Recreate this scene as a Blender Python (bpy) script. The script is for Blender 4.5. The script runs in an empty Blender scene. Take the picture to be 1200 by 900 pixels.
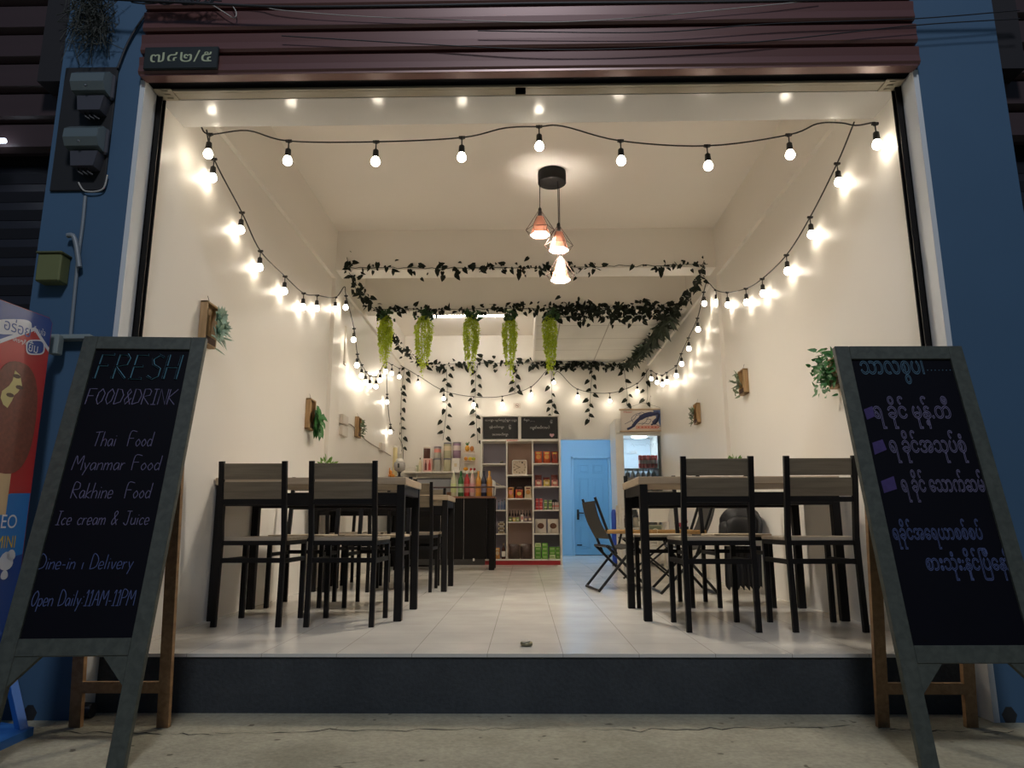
import bpy, bmesh, math, random
from mathutils import Vector, Matrix
import numpy as np
random.seed(7)
S = bpy.context.scene
C = S.collection
PI = math.pi

# ------------------------------------------------------------------ camera
F_PX = 832.69
PITCH, YAW, ROLL = 0.1953, 0.0175, -0.0025
CAM = np.array([-0.0155, -3.1928, 0.5389])
cy, sy = math.cos(YAW), math.sin(YAW)
f0 = np.array([-sy, cy, 0]); r0 = np.array([cy, sy, 0]); u0 = np.array([0, 0, 1.0])
FW = f0*math.cos(PITCH)+u0*math.sin(PITCH); UP = -f0*math.sin(PITCH)+u0*math.cos(PITCH)
RT = r0*math.cos(ROLL)+UP*math.sin(ROLL); UP = -r0*math.sin(ROLL)+UP*math.cos(ROLL)
cam = bpy.data.cameras.new('camera'); camo = bpy.data.objects.new('camera', cam); C.objects.link(camo)
cam.sensor_width = 36; cam.lens = F_PX*36/1200; cam.clip_start = .05; cam.clip_end = 200
M = Matrix.Identity(4)
for i in range(3):
    M[i][0] = RT[i]; M[i][1] = UP[i]; M[i][2] = -FW[i]; M[i][3] = CAM[i]
camo.matrix_world = M
S.camera = camo

def ray(px, py): return FW+RT*(px-600)/F_PX-UP*(py-450)/F_PX
def AT(px, py, X=None, Y=None, Z=None):
    """the place where the sight line of a photo point meets a wall, a floor or an upright plane"""
    d = ray(px, py)
    k = (X-CAM[0])/d[0] if X is not None else (Y-CAM[1])/d[1] if Y is not None else (Z-CAM[2])/d[2]
    return Vector(CAM+d*k)
def ATP(px, py, P0, N):
    d = Vector(ray(px, py)); c = Vector(CAM)
    return c+d*((P0-c).dot(N)/d.dot(N))

# ------------------------------------------------------------------ world, exposure, street light
S.view_settings.view_transform = 'Standard'; S.view_settings.look = 'None'
S.view_settings.exposure = 0.20; S.view_settings.gamma = 1; S.view_settings.use_curve_mapping = False
try:
    S.cycles.max_bounces = 14; S.cycles.diffuse_bounces = 11; S.cycles.glossy_bounces = 4
    S.cycles.sample_clamp_indirect = 6.0; S.cycles.use_denoising = True
    S.cycles.caustics_reflective = False; S.cycles.caustics_refractive = False
except Exception: pass
w = bpy.data.worlds.new('dusk_sky'); S.world = w; w.use_nodes = True
nt = w.node_tree; nt.nodes.clear()
o_ = nt.nodes.new('ShaderNodeOutputWorld'); b_ = nt.nodes.new('ShaderNodeBackground')
tc = nt.nodes.new('ShaderNodeTexCoord'); sx = nt.nodes.new('ShaderNodeSeparateXYZ'); cr = nt.nodes.new('ShaderNodeValToRGB')
cr.color_ramp.elements[0].position = 0.0; cr.color_ramp.elements[0].color = (.030, .042, .050, 1)
cr.color_ramp.elements[1].position = 0.6; cr.color_ramp.elements[1].color = (.032, .062, .110, 1)
nt.links.new(tc.outputs['Generated'], sx.inputs[0]); nt.links.new(sx.outputs['Z'], cr.inputs[0])
nt.links.new(cr.outputs[0], b_.inputs[0]); b_.inputs[1].default_value = .8
nt.links.new(b_.outputs[0], o_.inputs[0])
BULB_L, TUBE_L, PEND_L, FRIDGE_L, CORR_L = 44.0, 66.0, 330.0, 4.2, 24.0
ld = bpy.data.lights.new('street_lamp_light', 'POINT'); ld.energy = 800; ld.color = (.88, .92, 1.0); ld.shadow_soft_size = .55
lo = bpy.data.objects.new('street_lamp_light', ld); C.objects.link(lo); lo.location = (.1, -6.3, 7.2)

# ------------------------------------------------------------------ materials
def srgb(r, g, b):
    f = lambda c: (c/255/12.92) if c/255 <= .04045 else ((c/255+.055)/1.055)**2.4
    return (f(r), f(g), f(b), 1)
MATS = {}
def mat(name, col, rough=.6, metal=0, var=0, scale=8, bump=0, spec=None, trans=0, emit=None, estr=0, alpha=1, kind=None, stretch=(1, 1, 1), transl=0):
    if name in MATS: return MATS[name]
    m = bpy.data.materials.new(name); m.use_nodes = True; nt = m.node_tree
    p = nt.nodes['Principled BSDF']
    col = col if len(col) == 4 else (*col, 1)
    p.inputs['Base Color'].default_value = col; p.inputs['Roughness'].default_value = rough; p.inputs['Metallic'].default_value = metal
    if spec is not None: p.inputs['Specular IOR Level'].default_value = spec
    if trans: p.inputs['Transmission Weight'].default_value = trans
    if alpha < 1: p.inputs['Alpha'].default_value = alpha
    if emit is not None:
        p.inputs['Emission Color'].default_value = emit if len(emit) == 4 else (*emit, 1); p.inputs['Emission Strength'].default_value = estr
    tco = nt.nodes.new('ShaderNodeTexCoord'); mp = nt.nodes.new('ShaderNodeMapping'); mp.inputs['Scale'].default_value = stretch
    nt.links.new(tco.outputs['Object'], mp.inputs[0])
    nz = nt.nodes.new('ShaderNodeTexNoise'); nz.inputs['Scale'].default_value = scale; nz.inputs['Detail'].default_value = 5
    nt.links.new(mp.outputs[0], nz.inputs['Vector'])
    if var:
        mx = nt.nodes.new('ShaderNodeMix'); mx.data_type = 'RGBA'
        mx.inputs[6].default_value = tuple(c*(1-var) for c in col[:3])+(1,); mx.inputs[7].default_value = tuple(min(1, c*(1+var)) for c in col[:3])+(1,)
        nt.links.new(nz.outputs[0], mx.inputs[0]); nt.links.new(mx.outputs[2], p.inputs['Base Color'])
    if bump:
        bp = nt.nodes.new('ShaderNodeBump'); bp.inputs['Strength'].default_value = bump; bp.inputs['Distance'].default_value = .01
        nt.links.new(nz.outputs[0], bp.inputs['Height']); nt.links.new(bp.outputs[0], p.inputs['Normal'])
    if transl:
        tr = nt.nodes.new('ShaderNodeBsdfTranslucent'); tr.inputs[0].default_value = col; ms = nt.nodes.new('ShaderNodeMixShader'); ms.inputs[0].default_value = transl
        out = nt.nodes['Material Output']; nt.links.new(p.outputs[0], ms.inputs[1]); nt.links.new(tr.outputs[0], ms.inputs[2]); nt.links.new(ms.outputs[0], out.inputs[0])
    MATS[name] = m; return m
def emis(name, col, strength):
    if name in MATS: return MATS[name]
    m = bpy.data.materials.new(name); m.use_nodes = True; nt = m.node_tree; nt.nodes.clear()
    e = nt.nodes.new('ShaderNodeEmission'); e.inputs[0].default_value = (*col, 1); e.inputs[1].default_value = strength
    o = nt.nodes.new('ShaderNodeOutputMaterial'); nt.links.new(e.outputs[0], o.inputs[0]); MATS[name] = m; return m
def grid_mat(name, base, line, px, py, ox, oy, lw, rough, var=.04, offset=0, bump=0, nscale=3):
    """tiles: brick texture laid in metres on the XY plane"""
    m = bpy.data.materials.new(name); m.use_nodes = True; nt = m.node_tree; p = nt.nodes['Principled BSDF']
    tco = nt.nodes.new('ShaderNodeTexCoord'); mp = nt.nodes.new('ShaderNodeMapping'); mp.inputs['Location'].default_value = (-ox, -oy, 0)
    nt.links.new(tco.outputs['Object'], mp.inputs[0])
    br = nt.nodes.new('ShaderNodeTexBrick'); br.offset = offset; br.offset_frequency = 1 if offset == 0 else 2
    br.inputs['Scale'].default_value = 1; br.inputs['Brick Width'].default_value = px; br.inputs['Row Height'].default_value = py
    br.inputs['Mortar Size'].default_value = lw; br.inputs['Mortar Smooth'].default_value = .3
    br.inputs['Color1'].default_value = tuple(c*(1-var) for c in base[:3])+(1,); br.inputs['Color2'].default_value = tuple(c*(1+var) for c in base[:3])+(1,)
    br.inputs['Mortar'].default_value = line
    nt.links.new(mp.outputs[0], br.inputs['Vector'])
    nz = nt.nodes.new('ShaderNodeTexNoise'); nz.inputs['Scale'].default_value = nscale; nz.inputs['Detail'].default_value = 6
    nt.links.new(tco.outputs['Object'], nz.inputs['Vector'])
    mx = nt.nodes.new('ShaderNodeMix'); mx.data_type = 'RGBA'; mx.blend_type = 'MULTIPLY'; mx.inputs[0].default_value = .25
    nt.links.new(br.outputs['Color'], mx.inputs[6]); nt.links.new(nz.outputs[0], mx.inputs[7]); nt.links.new(mx.outputs[2], p.inputs['Base Color'])
    mr = nt.nodes.new('ShaderNodeMapRange'); mr.inputs['To Min'].default_value = rough*.7; mr.inputs['To Max'].default_value = rough*1.3
    nt.links.new(nz.outputs[0], mr.inputs[0]); nt.links.new(mr.outputs[0], p.inputs['Roughness'])
    MATS[name] = m; return m
def wood(name, c1, c2, rough=.5, axis=0, scale=1.0):
    if name in MATS: return MATS[name]
    m = bpy.data.materials.new(name); m.use_nodes = True; nt = m.node_tree; p = nt.nodes['Principled BSDF']
    tco = nt.nodes.new('ShaderNodeTexCoord'); mp = nt.nodes.new('ShaderNodeMapping')
    st = [34*scale]*3; st[axis] = 2.2*scale; mp.inputs['Scale'].default_value = st
    nt.links.new(tco.outputs['Object'], mp.inputs[0])
    nz = nt.nodes.new('ShaderNodeTexNoise'); nz.inputs['Scale'].default_value = 1.2; nz.inputs['Detail'].default_value = 6; nz.inputs['Distortion'].default_value = .6
    nt.links.new(mp.outputs[0], nz.inputs['Vector'])
    rp = nt.nodes.new('ShaderNodeValToRGB'); rp.color_ramp.elements[0].position = .32; rp.color_ramp.elements[1].position = .68
    rp.color_ramp.elements[0].color = c1; rp.color_ramp.elements[1].color = c2
    nt.links.new(nz.outputs[0], rp.inputs[0]); nt.links.new(rp.outputs[0], p.inputs['Base Color']); p.inputs['Roughness'].default_value = rough
    MATS[name] = m; return m

WALLC = (.81, .775, .72, 1)
m_wall = mat('wall_paint', WALLC, .42, var=.02, scale=2, bump=.015, spec=.25)
m_ceil = mat('ceiling_paint', (.86, .82, .765, 1), .6, var=.02, scale=2)
m_soffit = mat('gloss_soffit', (.56, .55, .53, 1), .20, var=.03, scale=3)
m_bluewall = mat('blue_facade_paint', (.052, .115, .205, 1), .6, var=.10, scale=1.6, bump=.05)
m_jamb = mat('jamb_paint', (.66, .68, .70, 1), .5, var=.05, scale=10)
m_black = mat('black_powdercoat', (.008, .007, .007, 1), .5, spec=.18)
m_blackplastic = mat('black_plastic', (.014, .014, .016, 1), .35)
m_maroon = mat('maroon_slat_metal', (.150, .062, .056, 1), .34, metal=.25, spec=1.0, var=.12, scale=4, stretch=(.3, 1, 8))
m_darkmaroon = mat('dark_slat_metal', (.045, .026, .028, 1), .5, var=.15, scale=4, stretch=(.3, 1, 8))
m_tan = mat('tan_track', (.33, .29, .22, 1), .5)
m_slot = mat('dark_slot', (.012, .010, .013, 1), .7)
m_tile = grid_mat('floor_tile', (.78, .75, .69), (.40, .37, .32, 1), .3221, .3221, -.1794, .255, .0016, .20, var=.02)
m_tbar = grid_mat('ceiling_panels', (.82, .79, .72), (.42, .38, .32, 1), .60, .62, 1.02, 5.83, .008, .8, var=.01)
m_white = mat('white_laminate', (.78, .74, .68, 1), .45)
m_chalk_l = mat('chalk_lilac', (.155, .140, .235, 1), .9, spec=.1)
m_chalk_t = mat('chalk_teal', (.14, .33, .43, 1), .9, spec=.1)
m_chalk_b = mat('chalk_blue', (.085, .11, .24, 1), .9, spec=.1)
m_chalk_w = mat('chalk_white', (.75, .73, .72, 1), .9)
m_board = mat('chalkboard', (.0030, .0030, .0065, 1), .6, var=.25, scale=5, spec=.12)
m_boardframe = wood('dark_frame_wood', (.050, .056, .046, 1), (.078, .086, .070, 1), .5, axis=1)
m_legwood = wood('pine_leg', (.23, .125, .055, 1), (.36, .21, .10, 1), .55, axis=1)
m_tabletop = wood('table_top_wood', (.30, .225, .145, 1), (.42, .33, .23, 1), .45, axis=0)
m_slatwood = wood('chair_slat_wood', (.115, .090, .058, 1), (.185, .150, .105, 1), .5, axis=0)
m_seatwood = wood('chair_seat_wood', (.36, .29, .21, 1), (.48, .40, .30, 1), .45, axis=0)
m_leafdark = mat('ivy_leaf', (.012, .016, .010, 1), .65, var=.5, scale=30, spec=.2)
m_leafgreen = mat('green_leaf', (.035, .16, .035, 1), .5, var=.4, scale=30)
m_leaflime = mat('lime_leaf', (.52, .62, .05, 1), .5, var=.40, scale=22, transl=.6)
m_leafsucc = mat('succulent_leaf', (.36, .50, .40, 1), .5, var=.35, scale=25)
m_stem = mat('vine_stem', (.05, .055, .035, 1), .7)
m_planter = wood('planter_wood', (.33, .20, .09, 1), (.47, .31, .16, 1), .6, axis=2)
m_bulb = emis('lit_bulb', (1.0, .88, .70), BULB_L); m_bulbtop = emis('lit_bulb_neck', (1.0, .88, .70), 23.0)
m_socket = mat('bulb_socket', (.012, .012, .012, 1), .5)
m_tube = emis('fluorescent_tube', (1.0, .93, .82), TUBE_L)
m_pend = emis('pendant_glow', (1.0, .90, .76), PEND_L)
m_copper = mat('copper_shade', (.40, .17, .115, 1), .45, transl=.012)
m_glass = mat('clear_glass', (.9, .95, .95, 1), .05, trans=.95)
m_chrome = mat('brushed_metal', (.55, .55, .55, 1), .3, metal=.9)

def concrete(name, c1, c2, crack=True):
    m = bpy.data.materials.new(name); m.use_nodes = True; nt = m.node_tree; p = nt.nodes['Principled BSDF']; L = nt.links.new
    tco = nt.nodes.new('ShaderNodeTexCoord')
    n1 = nt.nodes.new('ShaderNodeTexNoise'); n1.inputs['Scale'].default_value = 2.2; n1.inputs['Detail'].default_value = 9; n1.inputs['Roughness'].default_value = .65
    n2 = nt.nodes.new('ShaderNodeTexNoise'); n2.inputs['Scale'].default_value = 60; n2.inputs['Detail'].default_value = 4
    L(tco.outputs['Object'], n1.inputs['Vector']); L(tco.outputs['Object'], n2.inputs['Vector'])
    rp = nt.nodes.new('ShaderNodeValToRGB'); rp.color_ramp.elements[0].position = .3; rp.color_ramp.elements[1].position = .7
    rp.color_ramp.elements[0].color = c1; rp.color_ramp.elements[1].color = c2; L(n1.outputs[0], rp.inputs[0])
    mx = nt.nodes.new('ShaderNodeMix'); mx.data_type = 'RGBA'; mx.blend_type = 'OVERLAY'; mx.inputs[0].default_value = .35
    L(rp.outputs[0], mx.inputs[6]); L(n2.outputs[0], mx.inputs[7]); last = mx.outputs[2]
    if crack:
        vo = nt.nodes.new('ShaderNodeTexNoise'); vo.inputs['Scale'].default_value = 14; vo.inputs['Detail'].default_value = 2
        mp = nt.nodes.new('ShaderNodeMapping'); L(tco.outputs['Object'], mp.inputs[0]); L(mp.outputs[0], vo.inputs['Vector'])
        sp = nt.nodes.new('ShaderNodeValToRGB'); sp.color_ramp.elements[0].position = .70; sp.color_ramp.elements[0].color = (1, 1, 1, 1); sp.color_ramp.elements[1].position = .74; sp.color_ramp.elements[1].color = (.35, .33, .3, 1)
        L(vo.outputs[0], sp.inputs[0]); m2 = nt.nodes.new('ShaderNodeMix'); m2.data_type = 'RGBA'; m2.blend_type = 'MULTIPLY'; m2.inputs[0].default_value = 1
        L(last, m2.inputs[6]); L(sp.outputs[0], m2.inputs[7]); last = m2.outputs[2]
    L(last, p.inputs['Base Color']); p.inputs['Roughness'].default_value = .8
    bp = nt.nodes.new('ShaderNodeBump'); bp.inputs['Strength'].default_value = .35; bp.inputs['Distance'].default_value = .01; L(n2.outputs[0], bp.inputs['Height']); L(bp.outputs[0], p.inputs['Normal'])
    MATS[name] = m; return m
m_street = concrete('street_concrete', (.25, .235, .17, 1), (.42, .395, .30, 1))
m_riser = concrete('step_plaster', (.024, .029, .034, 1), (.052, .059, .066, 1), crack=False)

# ------------------------------------------------------------------ mesh builder
class MB:
    def __init__(s): s.v = []; s.f = []; s.sm = []; s.mi = []; s.M = Matrix.Identity(4); s.cur = 0
    def _add(s, vs, fs, smooth=False):
        n = len(s.v); s.v += [tuple(s.M @ Vector(p)) for p in vs]
        for f in fs: s.f.append([n+i for i in f]); s.sm.append(smooth); s.mi.append(s.cur)
    def box(s, x0, x1, y0, y1, z0, z1, ch=0):
        if ch <= 0:
            vs = [(x, y, z) for x in (x0, x1) for y in (y0, y1) for z in (z0, z1)]
            s._add(vs, [(0, 1, 3, 2), (4, 6, 7, 5), (0, 4, 5, 1), (2, 3, 7, 6), (0, 2, 6, 4), (1, 5, 7, 3)]); return s
        ch = min(ch, (x1-x0)*.45, (y1-y0)*.45, (z1-z0)*.45)
        bm = bmesh.new(); bmesh.ops.create_cube(bm, size=1)
        for v in bm.verts: v.co = ((x0+x1)/2+v.co.x*(x1-x0), (y0+y1)/2+v.co.y*(y1-y0), (z0+z1)/2+v.co.z*(z1-z0))
        bmesh.ops.bevel(bm, geom=list(bm.edges), offset=ch, segments=1, affect='EDGES')
        bm.verts.index_update(); s._add([tuple(v.co) for v in bm.verts], [[v.index for v in f.verts] for f in bm.faces]); bm.free(); return s
    def cbox(s, c, d, ch=0): return s.box(c[0]-d[0]/2, c[0]+d[0]/2, c[1]-d[1]/2, c[1]+d[1]/2, c[2]-d[2]/2, c[2]+d[2]/2, ch)
    def tube(s, pts, r, n=8, caps=True, closed=False):
        pts = [Vector(p) for p in pts]; rs = r if isinstance(r, (list, tuple)) else [r]*len(pts); N = len(pts)
        vs = []; prev = None
        for i, p in enumerate(pts):
            if closed: t = (pts[(i+1) % N]-pts[i-1])
            else: t = pts[min(i+1, N-1)]-pts[max(i-1, 0)]
            if t.length < 1e-9: t = Vector((0, 0, 1))
            t.normalize()
            if prev is None:
                a = Vector((0, 0, 1)) if abs(t.z) < .9 else Vector((1, 0, 0)); u = t.cross(a).normalized()
            else:
                u = prev-t*prev.dot(t)
                u = u.normalized() if u.length > 1e-6 else t.orthogonal().normalized()
            prev = u; w = t.cross(u)
            vs += [p+(u*math.cos(2*PI*k/n+PI/4)+w*math.sin(2*PI*k/n+PI/4))*rs[i] for k in range(n)]
        fs = []
        for i in range(N if closed else N-1):
            j = (i+1) % N
            for k in range(n): fs.append((i*n+k, i*n+(k+1) % n, j*n+(k+1) % n, j*n+k))
        s._add(vs, fs, n > 4)
        if caps and not closed: s._add(vs[:n], [list(range(n))[::-1]]); s._add(vs[-n:], [list(range(n))])
        return s
    def bar(s, a, b, wd, ht=None, upv=(0, 0, 1)):
        """rectangular bar from a to b; wd across, ht along upv"""
        a = Vector(a); b = Vector(b); t = (b-a).normalized(); u = Vector(upv); u = (u-t*u.dot(t))
        u = u.normalized() if u.length > 1e-6 else t.orthogonal().normalized()
        w_ = t.cross(u); ht = ht or wd
        vs = [p+w_*(i*wd/2)+u*(j*ht/2) for p in (a, b) for i, j in ((-1, -1), (1, -1), (1, 1), (-1, 1))]
        s._add(vs, [(3, 2, 1, 0), (4, 5, 6, 7), (0, 1, 5, 4), (1, 2, 6, 5), (2, 3, 7, 6), (3, 0, 4, 7)]); return s
    def lathe(s, prof, c=(0, 0, 0), n=16, smooth=True):
        vs = []; fs = []; c = Vector(c)
        for (r, z) in prof: vs += [c+Vector((r*math.cos(2*PI*k/n), r*math.sin(2*PI*k/n), z)) for k in range(n)]
        for i in range(len(prof)-1):
            for k in range(n): fs.append((i*n+k, i*n+(k+1) % n, (i+1)*n+(k+1) % n, (i+1)*n+k))
        s._add(vs, fs, smooth)
        if prof[0][0] > 1e-5: s._add(vs[:n], [list(range(n))[::-1]])
        if prof[-1][0] > 1e-5: s._add(vs[-n:], [list(range(n))])
        return s
    def sphere(s, c, r, n=12, m=8, sc=(1, 1, 1)):
        vs = []; fs = []
        for i in range(m+1):
            a = PI*i/m
            vs += [(c[0]+sc[0]*r*math.sin(a)*math.cos(2*PI*k/n), c[1]+sc[1]*r*math.sin(a)*math.sin(2*PI*k/n), c[2]+sc[2]*r*math.cos(a)) for k in range(n)]
        for i in range(m):
            for k in range(n): fs.append((i*n+k, (i+1)*n+k, (i+1)*n+(k+1) % n, i*n+(k+1) % n))
        s._add(vs, fs, True); return s
    def poly(s, pts): s._add(pts, [list(range(len(pts)))]); return s
    def prism(s, pts, d):
        """polygon pts pushed along vector d"""
        pts = [Vector(p) for p in pts]; n = len(pts); d = Vector(d)
        s._add(pts+[p+d for p in pts], [list(range(n))[::-1], list(range(n, 2*n))]+[(i, (i+1) % n, n+(i+1) % n, n+i) for i in range(n)]); return s
    def leaf(s, p, d, nrm, size, wide=.55, fold=.25):
        d = Vector(d).normalized(); nrm = Vector(nrm); nrm = nrm-d*nrm.dot(d)
        nrm = nrm.normalized() if nrm.length > 1e-5 else d.orthogonal().normalized()
        sd = d.cross(nrm); p = Vector(p)
        o = [(0, 0), (-.10, .55), (.22, .9), (.6, .6), (1, 0)]
        mid = [p, p+d*size*.35, p+d*size*.7, p+d*size]
        L = [p+d*(u*size)+sd*(v*wide*size*.6)+nrm*(v*fold*size*.5) for u, v in o[1:4]]
        R = [p+d*(u*size)-sd*(v*wide*size*.6)+nrm*(v*fold*size*.5) for u, v in o[1:4]]
        vs = mid+L+R
        s._add(vs, [(0, 1, 5, 4), (1, 2, 6, 5), (2, 3, 6), (0, 7, 8, 1), (1, 8, 9, 2), (2, 9, 3)], True); return s
    def blade(s, p, d, size, wid):
        d = Vector(d).normalized(); sd = d.orthogonal().normalized(); a = random.random()*6.3
        sd = (sd*math.cos(a)+d.cross(sd)*math.sin(a)); p = Vector(p)
        s._add([p, p+d*size*.5+sd*wid/2, p+d*size, p+d*size*.5-sd*wid/2], [(0, 1, 2, 3)]); return s
    def build(s, name, mats, parent=None, loc=None, rz=0):
        me = bpy.data.meshes.new(name); me.from_pydata([tuple(v) for v in s.v], [], s.f)
        me.polygons.foreach_set('use_smooth', s.sm); me.polygons.foreach_set('material_index', s.mi)
        for m in (mats if isinstance(mats, (list, tuple)) else [mats]): me.materials.append(m)
        me.update()
        o = bpy.data.objects.new(name, me); C.objects.link(o)
        if parent is not None: o.parent = parent
        if loc is not None: o.location = loc
        if rz: o.rotation_euler = (0, 0, rz)
        return o
def tag(o, label, cat, group=None, kind=None):
    o['label'] = label; o['category'] = cat
    if group: o['group'] = group
    if kind: o['kind'] = kind
    return o
def thing(name, label, cat, loc=(0, 0, 0), rz=0, group=None):
    o = bpy.data.objects.new(name, None); C.objects.link(o); o.empty_display_size = .05
    o.location = loc; o.rotation_euler = (0, 0, rz); return tag(o, label, cat, group)
def struct(name, mb, m, label=None, cat=None):
    o = mb.build(name, m); o['kind'] = 'structure'
    o['label'] = label or name.replace('_', ' '); o['category'] = cat or name.split('_')[0]; return o
def kids(o): return [c for c in C.objects if c.parent == o]
def dup(root, loc, rz, label, group=None):
    r = root.copy(); C.objects.link(r); r.location = loc; r.rotation_euler = (0, 0, rz); r['label'] = label
    if group: r['group'] = group
    for ch in list(root.children):
        c = ch.copy(); C.objects.link(c); c.parent = r
        for g in list(ch.children):
            d = g.copy(); C.objects.link(d); d.parent = c
    return r
ORD = ['first', 'second', 'third', 'fourth', 'fifth', 'sixth', 'seventh', 'eighth', 'ninth', 'tenth', 'eleventh', 'twelfth']

# text as flat mesh pieces
def text_geo(body, outline=False):
    c = bpy.data.curves.new('lettering', 'FONT'); c.body = body; c.resolution_u = 4
    if outline: c.fill_mode = 'NONE'; c.bevel_depth = .018; c.bevel_resolution = 0
    o = bpy.data.objects.new('lettering', c); C.objects.link(o); bpy.context.view_layer.update()
    ev = o.evaluated_get(bpy.context.evaluated_depsgraph_get()); me = ev.to_mesh()
    vs = [v.co.copy() for v in me.vertices]; fs = [list(p.vertices) for p in me.polygons]; ev.to_mesh_clear()
    bpy.data.objects.remove(o); bpy.data.curves.remove(c); return vs, fs
def text_on(mb, body, O, X, Yv, lift, box, outline=False, fit=None):
    """write body into a box (x0,x1,y0,y1) measured along X and Yv from O; fit=(lo,hi) = font heights that map to y0,y1"""
    vs, fs = text_geo(body, outline)
    if not vs: return
    xs = [v.x for v in vs]; ys = [v.y for v in vs]; a, b = min(xs), max(xs)
    lo, hi = fit or (min(ys), max(ys))
    N = X.cross(Yv).normalized(); x0, x1, y0, y1 = box
    mb._add([O+X*(x0+(v.x-a)/(b-a)*(x1-x0))+Yv*(y0+(v.y-lo)/(hi-lo)*(y1-y0))+N*(lift+v.z*.02) for v in vs], fs)
# hand strokes for chalk capitals and small letters: polylines in a 0..1 box, each letter with its width
GL = {
 'F': (.6, ['0,0 0,1 .6,1', '0,.55 .45,.55']), 'R': (.6, ['0,0 0,1 .4,1 .55,.85 .5,.6 0,.5 .6,0']), 'E': (.55, ['.55,1 0,1 0,0 .55,0', '0,.52 .45,.52']),
 'S': (.55, ['.55,.9 .3,1 .05,.82 .15,.58 .5,.42 .5,.12 .25,0 0,.1']), 'H': (.6, ['0,0 0,1', '.6,0 .6,1', '0,.5 .6,.5']), 'O': (.6, ['.3,1 .05,.75 .02,.3 .25,0 .5,.2 .58,.7 .3,1']),
 'D': (.6, ['0,0 0,1 .35,.95 .6,.6 .5,.15 0,0']), '&': (.55, ['.55,0 .1,.75 .25,1 .4,.8 .02,.3 .15,0 .55,.4']), 'I': (.4, ['0,1 .4,1', '.2,1 .2,0', '0,0 .4,0']), 'N': (.6, ['0,0 0,1 .6,0 .6,1']),
 'K': (.6, ['0,0 0,1', '.6,1 0,.45 .6,0']), 'T': (.7, ['0,.95 .7,1', '.35,1 .3,0']), 'M': (.8, ['0,0 .1,1 .4,.4 .7,1 .8,0']), 'J': (.6, ['.1,1 .6,1', '.4,1 .4,.1 .2,0 0,.15']), 'A': (.6, ['0,0 .3,1 .6,0', '.12,.4 .48,.4']), 'P': (.55, ['0,0 0,1 .4,1 .55,.8 .4,.55 0,.5']),
 'h': (.45, ['0,1 0,0', '0,.35 .25,.5 .42,.35 .42,0']), 'a': (.45, ['.4,.45 .15,.5 0,.25 .15,0 .38,.2 .4,.45 .45,0']), 'i': (.15, ['.07,.5 .07,0', '.07,.68 .08,.72']), 'o': (.42, ['.2,.5 0,.25 .2,0 .42,.25 .2,.5']), 'd': (.45, ['.4,.4 .15,.5 0,.25 .15,0 .4,.15', '.42,1 .42,0']),
 'y': (.42, ['0,.5 .2,.1', '.42,.5 .1,-.35']), 'n': (.42, ['0,.5 0,0', '0,.35 .25,.5 .4,.35 .4,0']), 'm': (.65, ['0,.5 0,0', '0,.35 .18,.5 .3,.35 .3,0', '.3,.35 .5,.5 .62,.35 .62,0']), 'r': (.3, ['0,.5 0,0', '0,.3 .15,.48 .3,.45']), 'k': (.4, ['0,1 0,0', '.38,.5 0,.2 .4,0']),
 'e': (.42, ['0,.25 .4,.28 .3,.5 .1,.48 0,.25 .12,0 .4,.08']), 'c': (.38, ['.38,.42 .18,.5 0,.25 .15,0 .38,.08']), 'u': (.42, ['0,.5 0,.15 .18,0 .4,.15', '.4,.5 .42,0']), 'l': (.12, ['.05,1 .05,0']), 'v': (.4, ['0,.5 .2,0 .4,.5']), 'p': (.42, ['0,.5 0,-.35', '0,.4 .25,.5 .42,.25 .25,0 0,.1']),
 '1': (.3, ['0,.8 .18,1 .18,0', '0,0 .32,0']), ':': (.15, ['.06,.15 .08,.2', '.06,.55 .08,.6']), '-': (.3, ['0,.3 .3,.3']), '|': (.1, ['.05,.45 .05,0']), '.': (.1, ['.03,0 .05,.04']), ' ': (.38, [])}
def smooth(pts, k=4):
    if len(pts) < 3: return pts
    out = []
    for i in range(len(pts)-1):
        p0 = pts[max(i-1, 0)]; p1 = pts[i]; p2 = pts[i+1]; p3 = pts[min(i+2, len(pts)-1)]
        for j in range(k):
            t = j/k
            out.append(tuple(.5*((2*b)+(-a+c)*t+(2*a-5*b+4*c-d)*t*t+(-a+3*b-3*c+d)*t**3) for a, b, c, d in zip(p0, p1, p2, p3)))
    return out+[pts[-1]]
def hand(mb, body, O, X, Yv, lift, box, r, slant=.1, sharp=False, gap=.16):
    w = sum(GL[c][0]+gap for c in body)-gap; x0, x1, y0, y1 = box; N = X.cross(Yv).normalized(); x = 0
    for ch in body:
        for st in GL[ch][1]:
            pts = [tuple(map(float, q.split(','))) for q in st.split()]
            if not sharp: pts = smooth(pts)
            P = [O+X*(x0+(x+u+slant*v)/w*(x1-x0))+Yv*(y0+v*(y1-y0))+N*(lift) for u, v in pts]
            mb.tube(P, r, 4)
        x += GL[ch][0]+gap
def lerp(a, b, t): return a+(b-a)*t

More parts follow.
